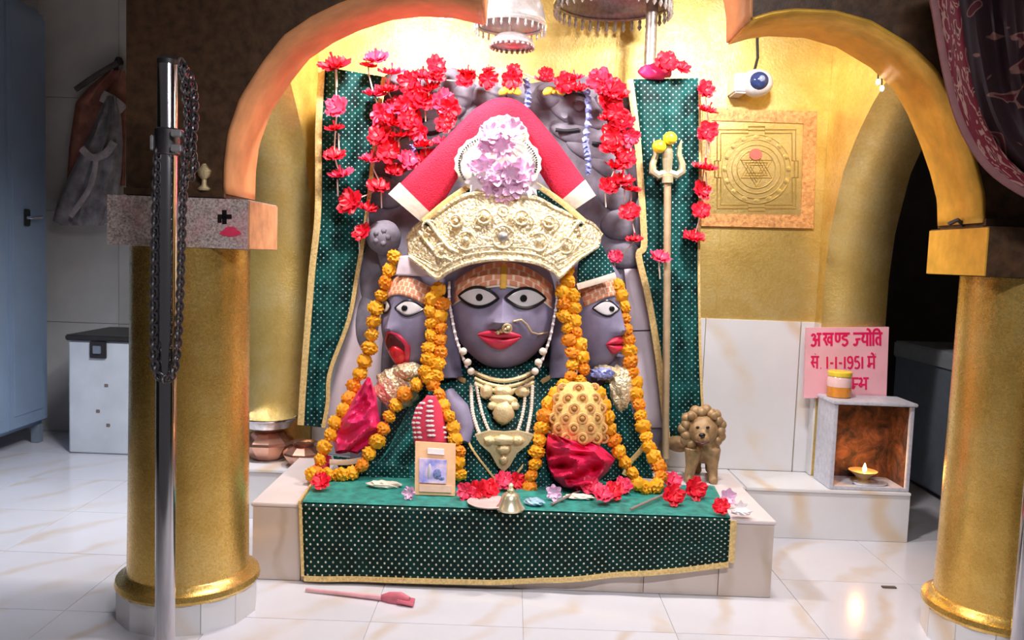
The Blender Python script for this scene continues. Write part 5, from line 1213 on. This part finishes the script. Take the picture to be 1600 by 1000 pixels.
# ------------------------------------------------------------------ chrome posts in front of the columns
def post(px_top, py_top, px_bot, py_bot, Y, r, label, top=True):
    a = P(px_bot, py_bot, Y); b = P(px_top, py_top, Y); a.z = 0.0; b.x = a.x
    t = thing('chrome_post', (a.x, Y, 0), label, 'post', 'chrome barrier posts')
    MB().lathe([(r * 2.2, 0), (r * 2.2, 0.006), (r * 1.2, 0.02)], 28, (a.x, Y, 0)).obj('foot_flange', 'chrome', t)
    MB().lathe([(r, 0.01), (r, b.z - 0.01), (r * 0.9, b.z)], 32, (a.x, Y, 0)).obj('tube', 'chrome', t)
    MB().lathe([(r * 1.02, b.z - 0.02), (r * 1.02, b.z - 0.004), (r * 0.7, b.z + 0.008), (0.002, b.z + 0.010)], 32, (a.x, Y, 0)).obj('end_cap', 'dark_metal', t)
    return a.x, b.z, t
PYY = 2.86
px_, pz_, pt_ = post(268, 92, 258, 990, PYY, 0.034, 'tall chrome post with chain before the left gold column')
# strap clamp on the post
zcl = P(265, 222, PYY).z
MB().lathe([(0.036, zcl - 0.045), (0.042, zcl - 0.04), (0.042, zcl + 0.04), (0.036, zcl + 0.045)], 24, (px_, PYY, 0)).obj('clamp', 'iron_chain', pt_)
for dz in (-0.025, 0.025): MB().box((px_ + 0.03, PYY - 0.05, zcl + dz - 0.012), (px_ + 0.066, PYY - 0.02, zcl + dz + 0.012), 0.003).obj('clamp_bolt', 'silver', pt_, False)
MB().box((px_ - 0.052, PYY - 0.02, zcl - 0.03), (px_ - 0.04, PYY + 0.0, zcl + 0.02), 0.003).obj('clamp_tab', 'silver', pt_, False)
# chain hooked on the post, hanging in a loop to its lower end
ch = thing('iron_chain', P(270, 590, PYY - 0.04), 'dark iron chain looped down the chrome post', 'chain')
lk = MB().tube([(0.011 * math.cos(a), 0, 0.019 * math.sin(a)) for a in [2 * PI * k / 12 for k in range(12)]], 0.0045, 5, True).mesh('chain_link', 'iron_chain')
cp = curve([V2(p) for p in ((284, 100), (290, 140), (294, 190), (290, 240), (286, 320), (283, 420), (280, 500), (276, 560), (268, 588), (254, 592), (242, 575), (240, 520), (241, 420), (243, 320), (246, 240))], 8)
N = 92
for i in range(N):
    a = along(cp, i / (N - 1)); b2 = along(cp, min(1, (i + 0.5) / (N - 1))); a2 = along(cp, max(0, (i - 0.5) / (N - 1))); d = b2 - a2; ang = math.atan2(d.x, d.y)
    front = -0.045 if a.y > 540 else -0.028
    inst('chain_link', lk, P(a.x, a.y, PYY + front), ch, rot=(0, -ang if True else 0, (PI / 2 if i % 2 else 0.3)))
cp = curve([V2(p) for p in ((286, 108), (300, 130), (304, 180), (300, 230), (304, 262), (292, 280))], 8)
for i in range(24):
    a = along(cp, i / 23); inst('chain_link', lk, P(a.x, a.y, PYY - 0.03), ch, rot=(0.2, R_rnd.uniform(-0.5, 0.5), (PI / 2 if i % 2 else 0.2)))
post(1596, 540, 1594, 990, 2.95, 0.03, 'chrome post at the right edge before the right gold column')

# ------------------------------------------------------------------ maroon curtain gathered at the upper right
cu = thing('maroon_curtain', P(1600, 310, 3.0), 'maroon patterned curtain swagged across the upper right corner', 'curtain')
CL = [(1446, -60), (1462, 20), (1474, 90), (1490, 160), (1512, 215), (1545, 262), (1590, 296), (1640, 318), (1720, 340)]
CR = [(1900, -200), (1890, -120), (1880, -60), (1870, -20), (1860, 20), (1850, 60), (1850, 100), (1850, 140), (1850, 190)]
cuY = lambda x, y: 2.98 + 0.06 * math.sin(y * 0.004)
LQ = curve([V2(p) for p in CL], 8); RQ = curve([V2(p) for p in CR], 8)
def cup(u, v, off=0.0):
    q = along(LQ, v).lerp(along(RQ, v), u); f = 0.035 * math.sin(u * 34 + 1.2 * math.sin(v * 5)) * min(1, u * 6) + 0.02 * math.sin(u * 71 + v * 3) * min(1, u * 6)
    return P(q.x, q.y, 2.93 + f + 0.05 * u - off)
MB().grid(cup, 90, 50, lambda u, v: (u * 1.1, v * 1.3)).obj('fabric', 'maroon_curtain', cu, solid=0.004)
MB().grid(lambda u, v: cup(u * 0.085, v, 0.012), 6, 50, lambda u, v: (u * 0.5 + 2, v * 1.6)).obj('border', 'curtain_band', cu, solid=0.004)
MB().tube([cup(0.0, k / 60, 0.012) for k in range(61)], 0.014, 6, flat=0.6).obj('edge_piping', 'curtain_edge', cu)

# ------------------------------------------------------------------ left part of the hall
tq0 = PZ(107, 708, 0.0); tx0 = tq0.x; ty0 = tq0.y; tx1 = tx0 + 0.72; tz = P(107, 527, ty0).z
tk = thing('grain_bin', (tx0 + 0.36, ty0 + 0.2, 0), 'tall white metal grain bin with a dark lid by the tiled wall', 'bin')
MB().box((tx0, ty0, 0.0), (tx1, HY - 0.06, tz - 0.02), 0.012).obj('body', 'trunk_paint', tk, False)
MB().box((tx0 - 0.015, ty0 - 0.015, tz - 0.02), (tx1 + 0.015, HY - 0.045, tz + 0.02), 0.008).obj('lid', 'dark_metal', tk, False)
def tb(x0, y0, x1, y1, d, nm, mt):
    a = P(x0, y1, ty0); b2 = P(x1, y0, ty0); MB().box((a.x, ty0 - d, a.z), (b2.x, ty0 + 0.002, b2.z), 0.004).obj(nm, mt, tk, False)
tb(142, 534, 167, 559, 0.02, 'latch_plate', 'dark_metal'); tb(148, 540, 160, 552, 0.035, 'latch', 'steel_paint_dark')
for x, y in ((163, 600), (166, 662), (150, 640)): tb(x, y, x + 6, y + 5, 0.003, 'rust_spot', 'rust')
# steel cupboard seen along its doors
AXX = -3.42
al = thing('steel_cupboard', (AXX - 0.3, 5.6, 0), 'tall blue-grey steel cupboard at the left edge of the hall', 'cupboard')
ay0, ay1, az0, az1 = 4.7, 6.12, 0.14, 3.12
MB().box((AXX - 0.5, ay0, az0), (AXX - 0.012, ay1, az1), 0.03).obj('carcass', 'steel_paint', al)
ym = 5.62
for y0, y1 in ((ay0 + 0.01, ym - 0.004), (ym + 0.004, ay1 - 0.02)):
    MB().box((AXX - 0.02, y0, az0 + 0.03), (AXX, y1, az1 - 0.06), 0.008).obj('door', 'steel_paint', al, False)
    MB().box((AXX - 0.002, y0 + 0.06, az0 + 0.12), (AXX + 0.004, y1 - 0.06, az1 - 0.3), 0.004).obj('door_panel', 'steel_paint', al, False)
hz = PX(40, 340, AXX)
MB().box((AXX, hz.y - 0.03, hz.z - 0.06), (AXX + 0.02, hz.y + 0.03, hz.z + 0.06), 0.006).obj('lock_plate', 'dark_metal', al, False)
MB().tube([(AXX + 0.01, hz.y - 0.01, hz.z), (AXX + 0.05, hz.y - 0.01, hz.z), (AXX + 0.055, hz.y + 0.10, hz.z + 0.01)], 0.012, 8).obj('handle', 'chrome', al)
for y in (ay0 + 0.08, ay1 - 0.06):
    for x in (AXX - 0.06, AXX - 0.44): MB().box((x - 0.03, y - 0.03, 0.0), (x + 0.03, y + 0.03, az0), 0.004).obj('foot', 'steel_paint_dark', al, False)
# bags hanging on the hall wall
YW = HY - 0.02
hk = thing('hanging_bag', P(150, 350, YW - 0.15), 'dark knotted plastic bag hanging from a hook on the dim left wall', 'bag', 'bags on the left wall')
folded_bag = [(150, 165, 182), (185, 150, 190), (225, 132, 192), (265, 112, 190), (310, 92, 186), (345, 82, 178), (352, 95, 165)]
def bagf(rows, Yc, dep, seed, amp):
    def f(u, v):
        y = lerp(rows[0][0], rows[-1][0], v); xl = interp([(r_[0], r_[1]) for r_ in rows], y); xr = interp([(r_[0], r_[2]) for r_ in rows], y)
        a = (u * 2 - 1) * PI; k = math.cos(a); fo = amp * (math.sin(10 * math.sin(a) + seed + 3 * v) + 0.5 * math.sin(17 * math.sin(a) + 6 * v)) * max(0, k)
        return P(lerp(xl, xr, 0.5 + 0.5 * math.sin(a)), y, Yc - dep * k * math.sin(PI * (0.12 + 0.76 * v)) - fo)
    return MB().grid(f, 36, 30)
bagf(folded_bag, YW - 0.13, 0.12, 1.0, 0.02).obj('sack', 'bag_plastic', hk)
strip('knotted_band', [(128, 232), (145, 246), (165, 240), (178, 222)], YW - 0.27, 0.030, 'bag_pale', hk, 0.5)
strip('tied_string', [(150, 250), (146, 280), (132, 308), (110, 338)], YW - 0.26, 0.022, 'bag_pale', hk, 0.5)
strip('handle', [(170, 150), (176, 128), (184, 96)], YW - 0.05, 0.018, 'bag_cloth', hk, 0.6)
h2 = thing('hanging_bag', P(120, 300, YW - 0.06), 'rust red cloth bag hanging flat behind the dark plastic bag', 'bag', 'bags on the left wall')
bagf([(110, 170, 196), (135, 140, 198), (160, 118, 198), (230, 108, 196), (290, 104, 196)], YW - 0.07, 0.05, 2.0, 0.012).obj('sack', 'bag_red', h2)
strip('pale_flap', [(160, 150), (178, 160), (192, 172)], YW - 0.14, 0.050, 'bag_pale', h2, 0.4)
strip('strap', [(118, 140), (150, 118), (184, 98)], YW - 0.10, 0.022, 'bag_cloth', h2, 0.6)
tag(MB().lathe([(0.03, -0.02), (0.034, 0), (0.02, 0.03)], 12, P(186, 96, YW - 0.03)).obj('wall_hook', 'dark_metal'), 'dark wall hook holding the bags at the left', 'hook')

# ------------------------------------------------------------------ right part of the hall
fx = 2.83
fc = thing('grey_cabinet', (fx + 0.3, 5.6, 0), 'low grey metal cabinet in the dark hall behind the right column', 'cabinet')
fz = P(1450, 548, 5.6).z
MB().box((fx, 5.0, 0.03), (fx + 0.6, 6.1, fz), 0.02).obj('body', 'steel_paint_dark', fc)
MB().box((fx - 0.012, 4.985, fz - 0.10), (fx + 0.612, 6.11, fz + 0.02), 0.012).obj('top', 'cab_top', fc)
for y in (5.08, 6.02):
    for x in (fx + 0.06, fx + 0.54): MB().box((x - 0.03, y - 0.03, 0), (x + 0.03, y + 0.03, 0.03)).obj('foot', 'rubber_black', fc, False)

# ------------------------------------------------------------------ pink brush on the floor
a = PZ(478, 921, 0.012); b2 = PZ(596, 934, 0.014); e = PZ(640, 938, 0.02)
br = thing('floor_brush', (b2.x, b2.y, 0.0), 'pink handled brush lying on the floor before the dais', 'brush')
MB().tube([a, a.lerp(b2, 0.5), b2], [0.007, 0.009, 0.012], 8).obj('handle', 'brush_pale', br)
MB().tube([b2, b2.lerp(e, 0.3), b2.lerp(e, 0.7), e], [0.014, 0.030, 0.034, 0.016], 12, flat=0.6).obj('head', 'brush_pink', br)
for k in range(5):
    f = e + Vector((0.02, -0.03 + 0.014 * k, -0.008)); MB().tube([b2.lerp(e, 0.6) + Vector((0, -0.02 + 0.01 * k, 0)), f], [0.010, 0.006], 6).obj('bristle_tuft', 'brush_pink', br)
# flat dark twig on the floor near the right column
q = PZ(1389, 917, 0.004); tag(MB().box((q.x - 0.035, q.y - 0.012, 0.0), (q.x + 0.035, q.y + 0.012, 0.006), 0.003).obj('floor_scrap', 'bag_cloth'), 'small dark scrap lying on the floor left of the right column', 'scrap')
